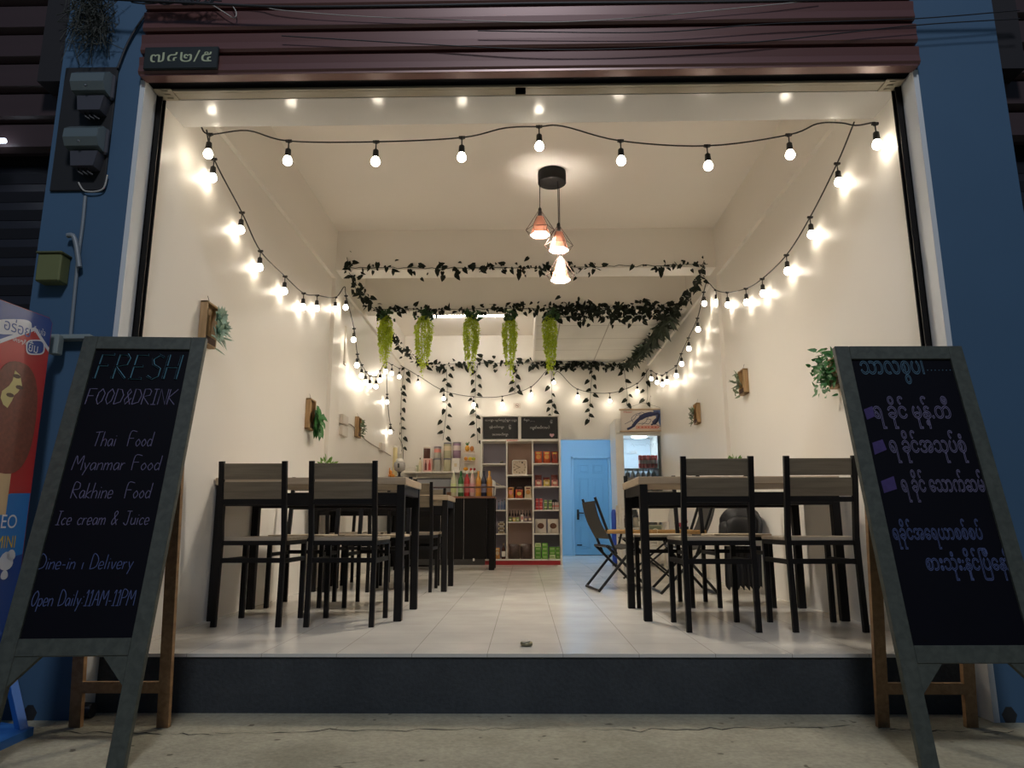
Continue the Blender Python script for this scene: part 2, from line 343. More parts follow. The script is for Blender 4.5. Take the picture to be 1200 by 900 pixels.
# ================================================================== SETTING
A = 1.85; YB = 7.2; HC = 3.345; HB = 2.943; ST = -.24
g = MB().box(-9, 9, -12, 0.0, ST-.2, ST); struct('ground', g, m_street, 'worn concrete pavement in front of the shop step', 'pavement')
random.seed(21); ck_ = MB()
for xs in ((60, 250, 858, 861), (252, 640, 860, 853), (655, 1010, 857, 852), (1015, 1195, 853, 860)):
    n_c = 26; P = [AT(xs[0]+(xs[1]-xs[0])*i/n_c, xs[2]+(xs[3]-xs[2])*i/n_c+random.gauss(0, 1.1), Z=ST) for i in range(n_c+1)]; wv = [abs(random.gauss(.0035, .0022))*math.sin(PI*(i+.4)/(n_c+.8))**.4 for i in range(n_c+1)]
    for i in range(n_c): ck_.poly([P[i]+Vector((0, -wv[i], .0012)), P[i+1]+Vector((0, -wv[i+1], .0012)), P[i+1]+Vector((0, wv[i+1], .0012)), P[i]+Vector((0, wv[i], .0012))])
struct('ground_crack', ck_, mat('crack_dark', (.020, .020, .016, 1), .9), 'thin wandering crack in the pavement before the step', 'crack')
fl = MB().box(-A, A, -.008, 9.75, -.014, 0); struct('floor', fl, m_tile, 'glossy pale tiled shop floor', 'floor')
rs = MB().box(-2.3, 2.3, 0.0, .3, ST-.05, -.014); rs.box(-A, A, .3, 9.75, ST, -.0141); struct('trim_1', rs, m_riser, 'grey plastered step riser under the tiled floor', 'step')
wl = MB().box(-A-.12, -A, .0, YB+.1, -.2, HC+.1); struct('wall_left', wl, m_wall, 'warm white left wall of the shop', 'wall')
wr = MB().box(A, A+.12, .0, YB+.1, -.2, HC+.1); struct('wall_right', wr, m_wall, 'warm white right wall of the shop', 'wall')
DX0 = AT(658, 600, Y=YB).x; DX1 = AT(722, 600, Y=YB).x; DZ = 1.762
wb = MB().box(-A, DX0, YB, YB+.1, 0, HC); wb.box(DX1, A, YB, YB+.1, 0, HC); wb.box(DX0, DX1, YB, YB+.1, DZ, HC)
struct('wall_back', wb, m_wall, 'warm white back wall with a doorway to the blue passage', 'wall')
cl = MB().box(-A-.1, A+.1, 0.03, YB+.1, HC, HC+.1); struct('ceiling', cl, m_ceil, 'plain off-white ceiling', 'ceiling')
# blue passage behind
m_blue = mat('passage_blue_paint', (.27, .48, .63, 1), .5, var=.03, scale=3)
m_bluedoor = mat('blue_door_paint', (.17, .38, .54, 1), .45)
pa = MB(); pa.box(DX0-.25, DX0-.15, YB+.1, 9.8, 0, 2.4); pa.box(DX1+.35, DX1+.45, YB+.1, 9.8, 0, 2.4)
d0 = AT(669, 535, Y=9.7); d1 = AT(715, 535, Y=9.7); dz = d0.z
pa.box(DX0-.15, d0.x, 9.7, 9.8, 0, 2.4); pa.box(d1.x, DX1+.35, 9.7, 9.8, 0, 2.4); pa.box(d0.x, d1.x, 9.7, 9.8, dz, 2.4); pa.box(DX0-.25, DX1+.45, YB+.1, 9.8, 2.4, 2.5)
struct('wall_passage', pa, m_blue, 'sky blue painted wall around the far door', 'wall')
fd = MB(); W = d1.x-d0.x; fr_ = .045
for (a, b, c, d) in ((d0.x, d0.x+fr_, 0, dz), (d1.x-fr_, d1.x, 0, dz), (d0.x, d1.x, dz-fr_, dz)): fd.box(a, b, 9.685, 9.78, c, d, .006)
dof = fd.build('door_frame', m_blue)
door = thing('door_1', 'blue six-panel door at the end of the blue passage', 'door'); door['kind'] = 'structure'
dof.parent = door
dl = MB(); ix0, ix1 = d0.x+fr_+.004, d1.x-fr_-.004; dl.box(ix0, ix1, 9.715, 9.755, .012, dz-fr_-.004)
cxs = [(ix0+.085, (ix0+ix1)/2-.035), ((ix0+ix1)/2+.035, ix1-.085)]
for z0, z1 in ((.12, .50), (.60, .70), (.80, 1.36), (1.44, 1.60)):
    for a, b in cxs:
        for (p0, p1, q0, q1) in ((a, b, z0, z0+.014), (a, b, z1-.014, z1), (a, a+.014, z0, z1), (b-.014, b, z0, z1)): dl.box(p0, p1, 9.706, 9.716, q0, q1, .003)
        dl.box(a+.03, b-.03, 9.708, 9.716, z0+.03, z1-.03, .006) if z1-z0 > .12 else None
dl.build('door_leaf', m_bluedoor, door)
hd = MB(); hx = ix0+.06; hd.box(hx-.02, hx+.02, 9.70, 9.715, .62, .80, .004); hd.tube([(hx, 9.70, .74), (hx, 9.66, .74), (hx+.10, 9.66, .735)], .011, 8); hd.sphere((hx, 9.695, .66), .012, 8, 6)
hd.build('door_handle', mat('dark_bronze', (.03, .025, .02, 1), .35, metal=.6), door)
ls = MB().box(ix0+.03, ix0+.12, 9.70, 9.715, .17, .19); ls.build('door_bolt', m_blackplastic, door)
# beams
b1 = MB().box(-A, A, .0301, .277, 2.652, HC); struct('beam_front', b1, m_soffit, 'glossy pale soffit beam above the shop opening', 'beam')
b2 = MB().box(-A, A, 3.27, 3.51, HB, HC); struct('beam_middle', b2, m_wall, 'off-white cross beam carrying the thin ivy garland', 'beam')
b3 = MB().box(-A, A, 4.52, 4.70, 2.915, HC); struct('beam_rear', b3, m_wall, 'off-white rear cross beam behind the hanging plants', 'beam')
for s, nm in ((-1, 'left'), (1, 'right')):
    sb = MB().box(min(s*A, s*(A-.03)), max(s*A, s*(A-.03)), .277, YB, 2.862, HC); struct('beam_side_'+nm, sb, m_wall, 'off-white beam along the top of the %s wall' % nm, 'beam')
    pl = MB().box(min(s*A, s*(A-.035)), max(s*A, s*(A-.035)), 3.27, 3.52, 0, 2.862); struct('column_'+nm, pl, m_wall, 'shallow column on the %s wall' % nm, 'column')
tb = MB().box(.14, A-.1, 4.70, YB, 2.925, 2.95); struct('ceiling_tiles', tb, m_tbar, 'lowered panel ceiling over the rear right of the shop', 'ceiling')
tbs = MB().box(.12, .14, 4.70, YB, 2.915, HC); struct('trim_2', tbs, m_wall, 'upright edge of the lowered ceiling', 'trim')
# facade
for s, nm in ((-1, 'left'), (1, 'right')):
    p_ = MB().box(min(s*2.27, s*1.872), max(s*2.27, s*1.872), -.12, .12, ST, 4.6); struct('pilaster_'+nm, p_, m_bluewall, 'blue painted pier on the %s of the shop opening' % nm, 'pillar')['kind'] = 'structure'
    j_ = MB().box(min(s*1.872, s*1.848), max(s*1.872, s*1.848), -.121, .03, ST, 2.665); struct('jamb_'+nm, j_, m_jamb, 'white painted reveal on the %s of the opening' % nm, 'trim')
    r_ = MB(); x = s*1.848
    for y0, y1, xx in ((-.012, -.006, .030), (.020, .026, .030)): r_.box(min(x, x-s*xx), max(x, x-s*xx), y0, y1, 0, 2.655)
    r_.box(min(x, x-s*.006), max(x, x-s*.006), -.012, .026, 0, 2.655); struct('trim_rail_'+nm, r_, m_black, 'black shutter guide rail on the %s side of the opening' % nm, 'trim')
# rolled shutter cladding over the opening
hdr = thing('shutter_cladding', 'wide maroon slatted shutter housing above the shop opening', 'shutter', (0, -.16, 2.667))
zs = [2.667, 2.782, 2.903, 3.027, 3.15, 3.27, 3.39, 3.51]
for i in range(len(zs)-1):
    z0, z1 = zs[i]-2.667, zs[i+1]-2.667-.019
    m_ = MB(); pr = [(-.000, z0), (-.010, z0+.012), (-.004, (z0+z1)/2), (-.010, z1-.010), (.0, z1), (.03, z1), (.03, z0)]
    m_.prism([(-1.862, y, z) for y, z in pr], (3.724, 0, 0)); m_.build('slat', m_maroon, hdr)
bk = MB().box(-1.862, 1.862, .03, .034, 0, .84); bk.build('backing', m_slot, hdr)
lp = MB().box(-1.852, 1.852, -.004, .05, -.010, 0); lp.build('bottom_lip', m_maroon, hdr)
hw = MB().box(-2.4, 2.4, -.10, .03, 2.68, 4.6); struct('wall_front', hw, m_slot, 'dark wall behind the shutter housing', 'wall')
tk = thing('shutter_track', 'tan metal track along the top of the opening under the dark slot', 'track', (0, 0, 2.655))
MB().box(-1.84, 1.84, -.050, -.03, -.004, .008, .002).build('track_strip', m_tan, tk); MB().box(-1.84, 1.84, -.028, .027, -.002, .010, .002).build('track_strip', m_tan, tk)
sb_ = MB()
for x in (-.0, .0): sb_.box(-.05, .0, -.04, -.02, -.010, -.003); sb_.box(-.05, .0, -.012, .006, -.010, -.003)
sb_.build('latch', m_black, tk)
for s in (-1, 1):
    e = MB(); e.box(min(s*1.838, s*1.75), max(s*1.838, s*1.75), -.07, .026, -.008, -.003); 
    for k in range(3): e.box(min(s*1.80, s*1.77), max(s*1.80, s*1.77), -.06+.03*k, -.05+.03*k, -.012, -.007)
    e.build('end_bracket', m_tan, tk)
# neighbours
for s, nm in ((-1, 'left'), (1, 'right')):
    nb = thing('neighbour_shutter', 'dark closed shopfront of the neighbour %s' % ('beyond the blue pier with the meters' if s < 0 else 'beyond the bare blue pier'), 'shutter', (s*3.4, .05, ST))
    q_ = MB()
    for i in range(8): q_.prism([(-1.13, y, 2.62+i*.17+z) for y, z in ((0, 0), (-.03, .02), (-.03, .14), (0, .155), (.03, .155), (.03, 0))], (2.26, 0, 0))
    q_.build('slat_header', m_darkmaroon, nb); MB().box(-1.13, 1.13, .14, .16, 0, 4.2).build('backing', m_slot, nb)
    q_ = MB()
    for i in range(26): q_.prism([(-1.13, y, .005+i*.1+z) for y, z in ((.10, 0), (.085, .05), (.10, .097), (.13, .097), (.13, 0))], (2.26, 0, 0))
    q_.build('roller_panel', mat('dark_roller', (.010, .010, .016, 1), .5), nb)
gl = thing('reflection_glow', 'added glowing tube imitating a lamp reflection by the dark neighbouring shutter', 'lamp', tuple(AT(1, 165, Y=-.02)))  # added glowing tube, stands in for the reflection of a street light
MB().tube([(-.06, 0, 0), (-.06, .12, 0)], .012).build('bracket', m_black, gl)  # added mount for the glow, no real fitting here
MB().tube([(-.09, 0, 0), (.022, 0, 0)], .012, 10).build('glow_tube', emis('cool_reflection', (.75, .85, 1), 6), gl)

# wires crossing the facade
def wire(name, label, pts, r, m, group=None):
    w_ = MB().tube(smooth([tuple(p) for p in pts], 6), r, 6); return tag(w_.build(name, m), label, 'cable', group)
m_wire = mat('overhead_wire', (.02, .02, .025, 1), .5); m_wirelight = mat('pale_wire', (.45, .43, .40, 1), .4)
YW = -.19
wire('overhead_cable', 'thick black cable running along the top of the maroon housing', [AT(x, y, Y=-.24) for x, y in ((110, -2), (215, 3), (330, 8), (460, 7), (640, 4), (860, 2), (1195, -4))], .007, m_wire, 'cables across the facade')
wire('pale_wire', 'pale thin wire sagging in a line across the maroon slats', [AT(x, y, Y=YW) for x, y in ((225, 4), (300, 7), (330, 12), (420, 19), (520, 23), (640, 26), (740, 21), (880, 8), (960, 0))], .0022, m_wirelight, 'cables across the facade')
wire('wire_loop', 'loose pale loop of wire hanging at the top left of the housing', [AT(x, y, Y=YW) for x, y in ((215, 2), (245, 5), (262, 14), (274, 21), (277, 15), (272, 6))], .0025, m_wirelight, 'cables across the facade')
wire('thin_wire', 'thin dark wire drooping across the lowest maroon slats on the right', [AT(x, y, Y=-.20) for x, y in ((330, 42), (520, 53), (640, 58), (760, 56), (900, 48), (1068, 30), (1195, 22))], .0028, m_wire, 'cables across the facade')
wire('thin_wire', 'thin dark wire crossing the right blue pier near the top of the frame', [AT(x, y, Y=-.20) for x, y in ((560, 36), (760, 38), (900, 28), (1070, 22), (1195, 12))], .0028, m_wire, 'cables across the facade')
bu = MB()
for k in range(9):
    pts = [AT(150+k*3+random.uniform(-5, 5)+14*j, -2+random.uniform(-6, 8), Y=-.235) for j in range(7)]; bu.tube(smooth([tuple(p) for p in pts], 3), .0035, 5)
tag(bu.build('cable_bundle', m_wire), 'tangled knot of black cables above the number plate', 'cable', 'cables across the facade')
# number plate
np_ = thing('number_plate', 'small dark house number plate with pale Thai numerals on the maroon housing', 'sign', tuple((AT(168, 82, Y=-.182)+AT(257, 55, Y=-.182))/2))
c0 = AT(168, 82, Y=-.182); c1 = AT(257, 55, Y=-.182); hw_, hh_ = (c1.x-c0.x)/2, (c1.z-c0.z)/2
MB().box(-hw_, hw_, -.008, .010, -hh_, hh_, .004).build('plate', mat('plate_dark', (.010, .016, .018, 1), .5), np_)
tx = MB(); text_on(tx, '๗๔๒/๕', Vector((0, -.0082, 0)), Vector((1, 0, 0)), Vector((0, 0, 1)), .001, (-hw_*.82, hw_*.84, -hh_*.42, hh_*.62)); tx.build('numerals', mat('numeral_gold', (.42, .46, .30, 1), .5), np_)

# electricity meters on the left pier
def meter(x, z, label):
    t = thing('electricity_meter', label, 'meter', (x, -.132, z), 0, 'electricity meters on the blue pier')
    mm = mat('meter_glass', (.12, .15, .16, 1), .10, spec=.8); mg = mat('meter_grey', (.060, .060, .075, 1), .45)
    b = MB(); b.box(-.088, .088, -.03, 0, -.035, .098, .010); b.build('meter_base', mg, t)
    b = MB(); b.prism([(-.080, -.03, -.028), (-.080, -.075, -.020), (-.080, -.095, .015), (-.080, -.090, .060), (-.080, -.055, .090), (-.080, -.03, .092)], (.160, 0, 0)); b.build('cover', mm, t)
    b = MB(); b.prism([(-.060, 0, -.038), (.070, 0, -.038), (.056, 0, -.112), (-.050, 0, -.112)], (0, -.060, 0)); b.build('terminal_box', mg, t)
    MB().lathe([(.006, 0), (.005, .006), (0, .007)], (0, -.0, 0), 10).build('seal_screw', m_chrome, t).location = (.0, -.097, -.012)
    for k in range(3):
        w_ = MB(); w_.tube(smooth([(-.030+.022*k, -.03, -.108), (-.026+.022*k, -.035, -.130), (-.005+.022*k, -.025, -.142)], 4), .005, 6); w_.build('lead', mat('meter_lead', (.03, .03, .035, 1), .5), t)
    return t
mb_ = MB().box(-.135, .125, -.012, 0, -.43, .22, .004); ob = tag(mb_.build('meter_backboard', mat('backboard_black', (.012, .012, .014, 1), .6)), 'black mounting board behind the two electricity meters', 'board'); 
pm = AT(103, 150, Y=-.12); ob.location = (pm.x-.005, -.12, AT(105, 150, Y=-.12).z+.10)
a_ = AT(105, 100, Y=-.20); meter(a_.x, AT(105, 99, Y=-.22).z, 'upper grey electricity meter on the blue pier')
a_ = AT(97, 165, Y=-.20); meter(a_.x, AT(97, 164, Y=-.22).z, 'lower grey electricity meter on the blue pier')
wire('meter_cable', 'black cable clipped up the pier from the meters to the housing', [AT(x, y, Y=-.135) for x, y in ((138, 80), (150, 50), (165, 25), (176, 10))], .006, m_wire, 'cables across the facade')
wire('meter_cable', 'pale cable loop beside the upper and lower meters', [AT(x, y, Y=-.137) for x, y in ((126, 205), (120, 222), (100, 224), (92, 214))], .004, m_wirelight, 'cables across the facade')
wire('conduit_pipe', 'grey conduit running down the blue pier from the meters', [AT(x, y, Y=-.13) for x, y in ((100, 230), (97, 262), (92, 300), (88, 340), (83, 392))], .008, mat('conduit_grey', (.22, .25, .28, 1), .4), 'cables across the facade')
nest = MB(); random.seed(3)
for k in range(90):
    p0 = AT(random.uniform(84, 132), random.uniform(-8, 42), Y=-.14-random.random()*.06)
    pts = [p0+Vector((random.gauss(0, .018), random.gauss(0, .010), random.gauss(-.02, .028)))*j for j in range(4)]
    nest.tube([tuple(p) for p in pts], .002, 4, False)
for k in range(900):
    p0 = AT(random.gauss(108, 11), min(52, random.gauss(14, 18)), Y=-.13-random.random()*.09)
    nest.blade(p0, (random.gauss(0, 1), random.gauss(0, 1), random.gauss(-.4, 1)), random.uniform(.02, .05), .006)
nest.v = [(v[0], min(v[1], -.126), max(v[2], 2.60)) for v in nest.v]
tag(nest.build('dried_plant', mat('dry_leaf', (.045, .05, .045, 1), .9, var=.4, scale=20)), 'dark dried plant tangled on the pier above the meters', 'plant')
jb = thing('junction_box', 'small yellow-green box on the blue pier under a bent pipe', 'box', tuple(AT(68, 318, Y=-.12)))
MB().box(-.055, .055, -.07, 0, -.07, .06, .006).build('box_body', mat('box_green', (.15, .165, .065, 1), .6), jb); MB().box(-.06, .06, -.078, 0, .06, .07, .003).build('lid', mat('box_lid', (.10, .11, .05, 1), .6), jb)
wire('bent_pipe', 'bent grey pipe end beside the yellow-green box', [AT(x, y, Y=-.15) for x, y in ((79, 276), (86, 277), (90, 290), (93, 313))], .012, mat('conduit_grey', (.2, .2, .2, 1)), 'cables across the facade')
mt = thing('metal_clamp', 'pale metal bracket on the blue pier behind the chalkboard', 'bracket', tuple(AT(85, 398, Y=-.12)))
MB().box(-.10, .11, -.05, 0, -.01, .012, .003).build('plate', mat('dull_steel', (.25, .30, .30, 1), .5), mt); MB().cbox((-.03, -.06, -.04), (.04, .04, .09), .004).build('clip', mat('dull_steel', (.25, .30, .30, 1), .5), mt)
def drain(x, label):
    t = thing('drain_pipe', label, 'pipe', (x, -.07, ST)); m_ = mat('pipe_dark', (.018, .019, .022, 1), .45)
    MB().tube([(0, 0, .10), (0, 0, .40)], .028, 12).build('riser', m_, t)
    MB().lathe([(.055, 0), (.06, .03), (.045, .08), (.05, .10), (.03, .13)], (0, 0, 0), 14).build('trap', m_, t)
    MB().tube([(.02, -.005, .04), (.12, -.01, .035), (.24, -.015, .03)], .03, 10).build('outlet', m_, t)
drain(AT(48, 800, Y=-.07).x, 'dark drain pipe at the foot of the left blue pier'); drain(AT(1169, 800, Y=-.07).x, 'dark drain pipe at the foot of the right blue pier')

# ================================================================== A-BOARDS
def a_board(p, label, feet, lo):
    x, y, psi, th, wdt, L = p
    root = thing('chalkboard_stand', label, 'chalkboard', (x, y, ST), 0)
    Wv = Vector((math.cos(psi), math.sin(psi), 0)); Uv = Vector((-math.sin(psi)*math.sin(th), math.cos(psi)*math.sin(th), math.cos(th))); Nv = Wv.cross(Uv)*-1  # to the back
    Nf = -Nv
    B = Matrix(((Wv.x, Uv.x, Nv.x, 0), (Wv.y, Uv.y, Nv.y, 0), (Wv.z, Uv.z, Nv.z, 0), (0, 0, 0, 1)))   # local: a along W, b up the board, c to the back
    fw = .058; t = .026
    f = MB(); f.M = B
    f.box(0, fw, .004, L, 0, t, .002); f.box(wdt-fw, wdt, .004, L, 0, t, .002); f.box(fw, wdt-fw, L-fw, L, .0005, t, .002); f.box(fw, wdt-fw, lo, lo+fw, .0005, t, .002); f.build('front_frame', m_boardframe, root)
    for s in (0, 1):
        k = MB(); k.M = B; a0 = fw if s == 0 else wdt-fw; sg = 1 if s == 0 else -1
        k.prism([(a0, lo, .004), (a0+sg*.085, lo, .004), (a0, lo-.095, .004)], (0, 0, .018)); k.build('corner_brace', m_boardframe, root)
    k = MB(); k.M = B; k.box(fw-.002, wdt-fw+.002, lo+fw-.002, L-fw+.002, .010, .016); k.build('blackboard', m_board, root)
    # rear legs, hinged under the top rail, splayed back
    top = Uv*L; fts = []
    for fx, fy in feet:
        foot = Vector((fx-x, fy-y, 0)); head = Vector((foot.x, top.y+.030+(foot.x-top.x)*math.tan(psi), top.z-.03)); fts.append((head, foot))
        k = MB(); k.bar(head, foot, .046, .022, upv=(0, 1, 0)); k.build('rear_leg', m_legwood, root)
    zc = AT(1060, 807, Y=feet[0][1]-.02).z-ST
    pts_ = [foot+(head-foot)*(zc/head.z)+Vector((0, -.001, 0)) for head, foot in fts]
    k = MB(); k.bar(pts_[0]+Vector((.02, 0, 0)), pts_[1]-Vector((.02, 0, 0)), .02, .042, upv=(0, 0, 1)); k.build('rear_stretcher', m_legwood, root)
    for s in (.10, wdt-.10): k = MB(); k.M = B; k.box(s-.025, s+.025, L-.035, L-.002, t, t+.006); k.build('hinge', m_chrome, root)
    O = Vector((x, y, ST))
    def ab(px, py):
        P = ATP(px, py, O+Nf*(-.010), Nv)-O; return P.dot(Wv), P.dot(Uv)
    return root, Wv, Uv, Nf, ab
Lroot, Wv, Uv, Nf, ab = a_board((-1.809, -.762, .068, .243, .495, 1.596), 'chalkboard stand on the pavement offering fresh food and drink in English', ((-1.79, -.215), (-1.442, -.215)), .352)
def line_box(ab, l, r, y_top, y_bot, yc=None):
    a0, b0 = ab(l, (y_top+y_bot)/2); a1, b1 = ab(r, (y_top+y_bot)/2); _, bt = ab((l+r)/2, y_top); _, bb = ab((l+r)/2, y_bot)
    return (a0, a1, bb, bt)
Zv = Vector((0, 0, 0))
lift = .010-.0098
def lo_(ab): return None
P0 = -Nf*.0095   # just in front of the blackboard, inside the frame
k = MB(); hand(k, 'FRESH', P0, Wv, Uv, 0, line_box(ab, 114, 209, 416, 444), .0062, sharp=True, gap=.24); k.build('heading_lettering', m_chalk_t, Lroot)
k = MB(); hand(k, 'FRESH', P0+Nf*.0022, Wv, Uv, .003, line_box(ab, 114, 209, 416, 444), .0034, sharp=True, gap=.24); k.build('heading_inner', m_board, Lroot)
for body, bx_, r_, sh_ in (('FOOD&DRINK', (102, 206, 456, 474), .0021, True), ('Thai  Food', (110, 179, 506, 523), .0017, False), ('Myanmar Food', (86, 188, 534, 551), .0017, False), ('Rakhine  Food', (85, 177, 566, 584), .0017, False), ('Ice cream & Juice', (67, 175, 599, 615), .0017, False)):
    k = MB(); hand(k, body, P0, Wv, Uv, 0, line_box(ab, *bx_), r_, sharp=sh_); k.build('menu_lettering', m_chalk_l, Lroot)
k = MB(); hand(k, 'Dine-in | Delivery', P0, Wv, Uv, 0, line_box(ab, 46, 156, 650, 667), .0018); k.build('hours_lettering', m_chalk_b, Lroot); k = MB(); hand(k, 'Open Daily:11AM-11PM', P0, Wv, Uv, 0, line_box(ab, 38, 158, 692, 710), .0018); k.build('hours_lettering', m_chalk_b, Lroot)

Rroot, Wv, Uv, Nf, ab = a_board((1.253, -.699, .018, .221, .518, 1.525), 'chalkboard stand on the pavement with a Burmese menu and lilac squares', ((1.377, -.185), (1.718, -.185)), .322)
P0 = -Nf*.0095
k = MB(); text_on(k, 'သာလီစွပါ', P0, Wv, Uv, 0, line_box(ab, 1008, 1082, 423, 438), True, (0, .55)); 
for i in range(7): k.sphere(P0+Wv*ab(1087+i*4.4, 434)[0]+Uv*ab(1087+i*4.4, 434)[1], .0026, 6, 4)
k.build('heading_lettering', mat('chalk_pale_teal', (.075, .14, .20, 1), .9, spec=.1), Rroot)
for body, l, r, t_, b_2 in (('ရ ခိုင် မုန့်.တီ', 1023, 1114, 476, 490), ('ရ ခိုင်အသုပ်စုံ', 1042, 1132, 516, 530), ('ရ ခိုင် သောက်ဆမ်း', 1056, 1158, 562, 576)):
    k = MB(); body = body.replace('သော', 'ေသာ'); text_on(k, body, P0, Wv, Uv, 0, line_box(ab, l, r, t_, b_2), True, (0, .55)); k.build('menu_lettering', m_chalk_l, Rroot)
k = MB(); text_on(k, 'ရခိုင်အရေယာစစ်စပ်'.replace('ရေ', 'ေရ'), P0, Wv, Uv, 0, line_box(ab, 1046, 1151, 619, 632), True, (0, .55)); k.build('note_lettering', m_chalk_b, Rroot); k = MB(); text_on(k, 'စားသုံး:နိုင်ြပီေနာ်', P0, Wv, Uv, 0, line_box(ab, 1085, 1185, 654, 668), True, (0, .55)); k.build('note_lettering', m_chalk_b, Rroot)
for q4 in (((1012, 480), (1022, 476), (1025, 488), (1016, 492)), ((1022, 519), (1034, 515), (1039, 527), (1025, 533)), ((1032, 564), (1047, 558), (1051, 573), (1036, 578))):
    k = MB(); k.prism([P0+Wv*ab(a, b)[0]+Uv*ab(a, b)[1] for a, b in q4[::-1]], Nf*.001); k.build('chalk_square', mat('chalk_lilac_block', (.050, .032, .13, 1), .9, var=.4, scale=40), Rroot)

# ================================================================== ICE CREAM BANNER
ang = math.radians(84); DB = Vector((-math.cos(ang), -math.sin(ang), 0)); PB = AT(62, 374, Y=-.25); NB = Vector((-DB.y, DB.x, 0))
if NB.x < 0: NB = -NB
TZ = PB.z
ban = thing('advertising_banner', 'tall ice cream banner in red and blue on a blue stand at the left edge', 'banner', (PB.x, PB.y, ST))
Bo = Vector((PB.x, PB.y, ST)); XB = -DB; ZB = Vector((0, 0, 1))
def bl(px, py):
    P = ATP(px, py, Bo, NB)-Bo; return P.dot(XB), P.z
def on_b(pts, lift, name, m, sm=True):
    P = [bl(*p) for p in pts]
    k = MB(); k.prism([XB*a+ZB*b+NB*lift for a, b in P], -NB*.0008); return k.build(name, m, ban)
m_red = mat('banner_red', (.42, .018, .022, 1), .35); m_bblue = mat('banner_blue', (.012, .055, .26, 1), .35); m_cyan = mat('banner_cyan', (.012, .17, .52, 1), .35); m_bwhite = mat('banner_white', (.62, .64, .70, 1), .4)
hb = TZ-ST
k = MB(); k.prism([XB*0+ZB*.06, XB*-.75+ZB*.06, XB*-.75+ZB*hb, XB*-.02+ZB*hb, XB*0+ZB*(hb-.02)], -NB*.012); k.build('panel', m_red, ban)
edge = lambda z: 0.0
_, zt = bl(58, 404); 
k = MB(); a0, b0 = bl(2, 402); a1, b1 = bl(57, 405)
k.prism([XB*-.003+ZB*(hb-.02), XB*-.02+ZB*(hb-.002), XB*-.74+ZB*(hb-.002), XB*-.74+ZB*(b0-.12), XB*(a0-.05)+ZB*(b0-.01), XB*(-.09)+ZB*(b1+.06), XB*-.003+ZB*(b1-.01)][::-1], NB*.001); k.build('top_field', m_bblue, ban)
k = MB(); k.prism([XB*-.003+ZB*(b1-.01), XB*-.09+ZB*(b1+.06), XB*(a0-.05)+ZB*(b0-.01), XB*-.74+ZB*(b0-.12), XB*-.74+ZB*(b0-.14), XB*(a0-.05)+ZB*(b0-.028), XB*-.09+ZB*(b1+.043), XB*-.003+ZB*(b1-.028)], NB*.0016); k.build('white_swoosh', m_bwhite, ban)
_, zc = bl(30, 582)
k = MB(); k.prism([XB*-.003+ZB*.062, XB*-.003+ZB*(zc+.015), XB*-.1+ZB*(zc+.01), XB*-.2+ZB*(zc-.02), XB*-.74+ZB*(zc-.10), XB*-.74+ZB*.062], NB*.001); k.build('bottom_field', m_cyan, ban)
k = MB(); k.prism([XB*-.003+ZB*.062, XB*-.003+ZB*(zc-.23), XB*-.74+ZB*(zc-.36), XB*-.74+ZB*.062], NB*.0015); k.build('lower_field', m_bblue, ban)
# ice cream bar, seen with a bite taken out
ca, cb = bl(18, 497); ea, _ = bl(43, 480); _, et = bl(22, 424); _, eb = bl(14, 556)
rx = ea-ca+.02; ca -= .02; rz_ = (et-eb)/2; cb = (et+eb)/2; rx = ea-ca
def ell(f): return [XB*(ca+rx*f*math.copysign(abs(math.cos(t))**.8, math.cos(t)))+ZB*(cb+rz_*f*math.copysign(abs(math.sin(t))**.8, math.sin(t))) for t in [2*PI*i/40 for i in range(40)]]
st_a, st_b = bl(2, 575); k = MB(); k.prism([XB*(ca-.03)+ZB*(eb+.02), XB*(ca-.03)+ZB*(eb-.16), XB*(ca+.03)+ZB*(eb-.16), XB*(ca+.03)+ZB*(eb+.02)], NB*.0018); k.build('bar_stick', mat('stick_wood', (.5, .36, .2, 1), .6), ban)
k = MB(); k.prism(ell(1), NB*.0022); k.build('ice_cream_bar', mat('choc_crust', (.16, .040, .025, 1), .4, var=.55, scale=60), ban)
k = MB(); q5 = [bl(*p) for p in ((17, 434), (23, 440), (25, 452), (20, 460), (16, 463), (13, 470), (8, 478), (3, 474), (0, 466), (2, 458), (10, 452), (14, 446))]
k.prism([XB*a+ZB*b+NB*.0023 for a, b in q5][::-1], NB*.0008); k.build('bite', mat('vanilla', (.55, .47, .20, 1), .5), ban)
k = MB()
for c in ((19, 441), (22, 454), (11, 463)):
    a, b = bl(*c); k.prism([XB*(a+.02*math.cos(t))+ZB*(b+.009*math.sin(t))+NB*.0032 for t in [2*PI*i/8 for i in range(8)]], NB*.0004)
k.build('bite_chip', mat('choc_dark', (.07, .035, .02, 1), .5), ban)
def btxt(body, pl, pr, yt, yb, m, nm, lift=.003, fit=None, grow=0):
    a0_, _ = bl(pl, (yt+yb)/2); a1_, _ = bl(pr, (yt+yb)/2); _, zt_ = bl((pl+pr)/2, yt); _, zb_ = bl((pl+pr)/2, yb)
    k = MB(); text_on(k, body, NB*lift, XB, ZB, 0, (a0_, a1_, zb_, zt_), False, fit); k.build(nm, m, ban)
def bubble(pl, pr, yt, yb, lift, m, nm):
    pts = []
    for i in range(24):
        t = 2*PI*i/24; pts.append(((pl+pr)/2+(pr-pl)/2*math.copysign(abs(math.cos(t))**.6, math.cos(t)), (yt+yb)/2+(yb-yt)/2*math.copysign(abs(math.sin(t))**.6, math.sin(t))))
    P = [bl(*p) for p in pts]; k = MB(); k.prism([XB*a+ZB*b+NB*lift for a, b in P], NB*.0003); k.build(nm, m, ban)
bubble(-8, 37, 374, 392, .0012, m_bwhite, 'slogan_halo'); bubble(30, 52, 398, 416, .0018, m_bwhite, 'slogan_halo')
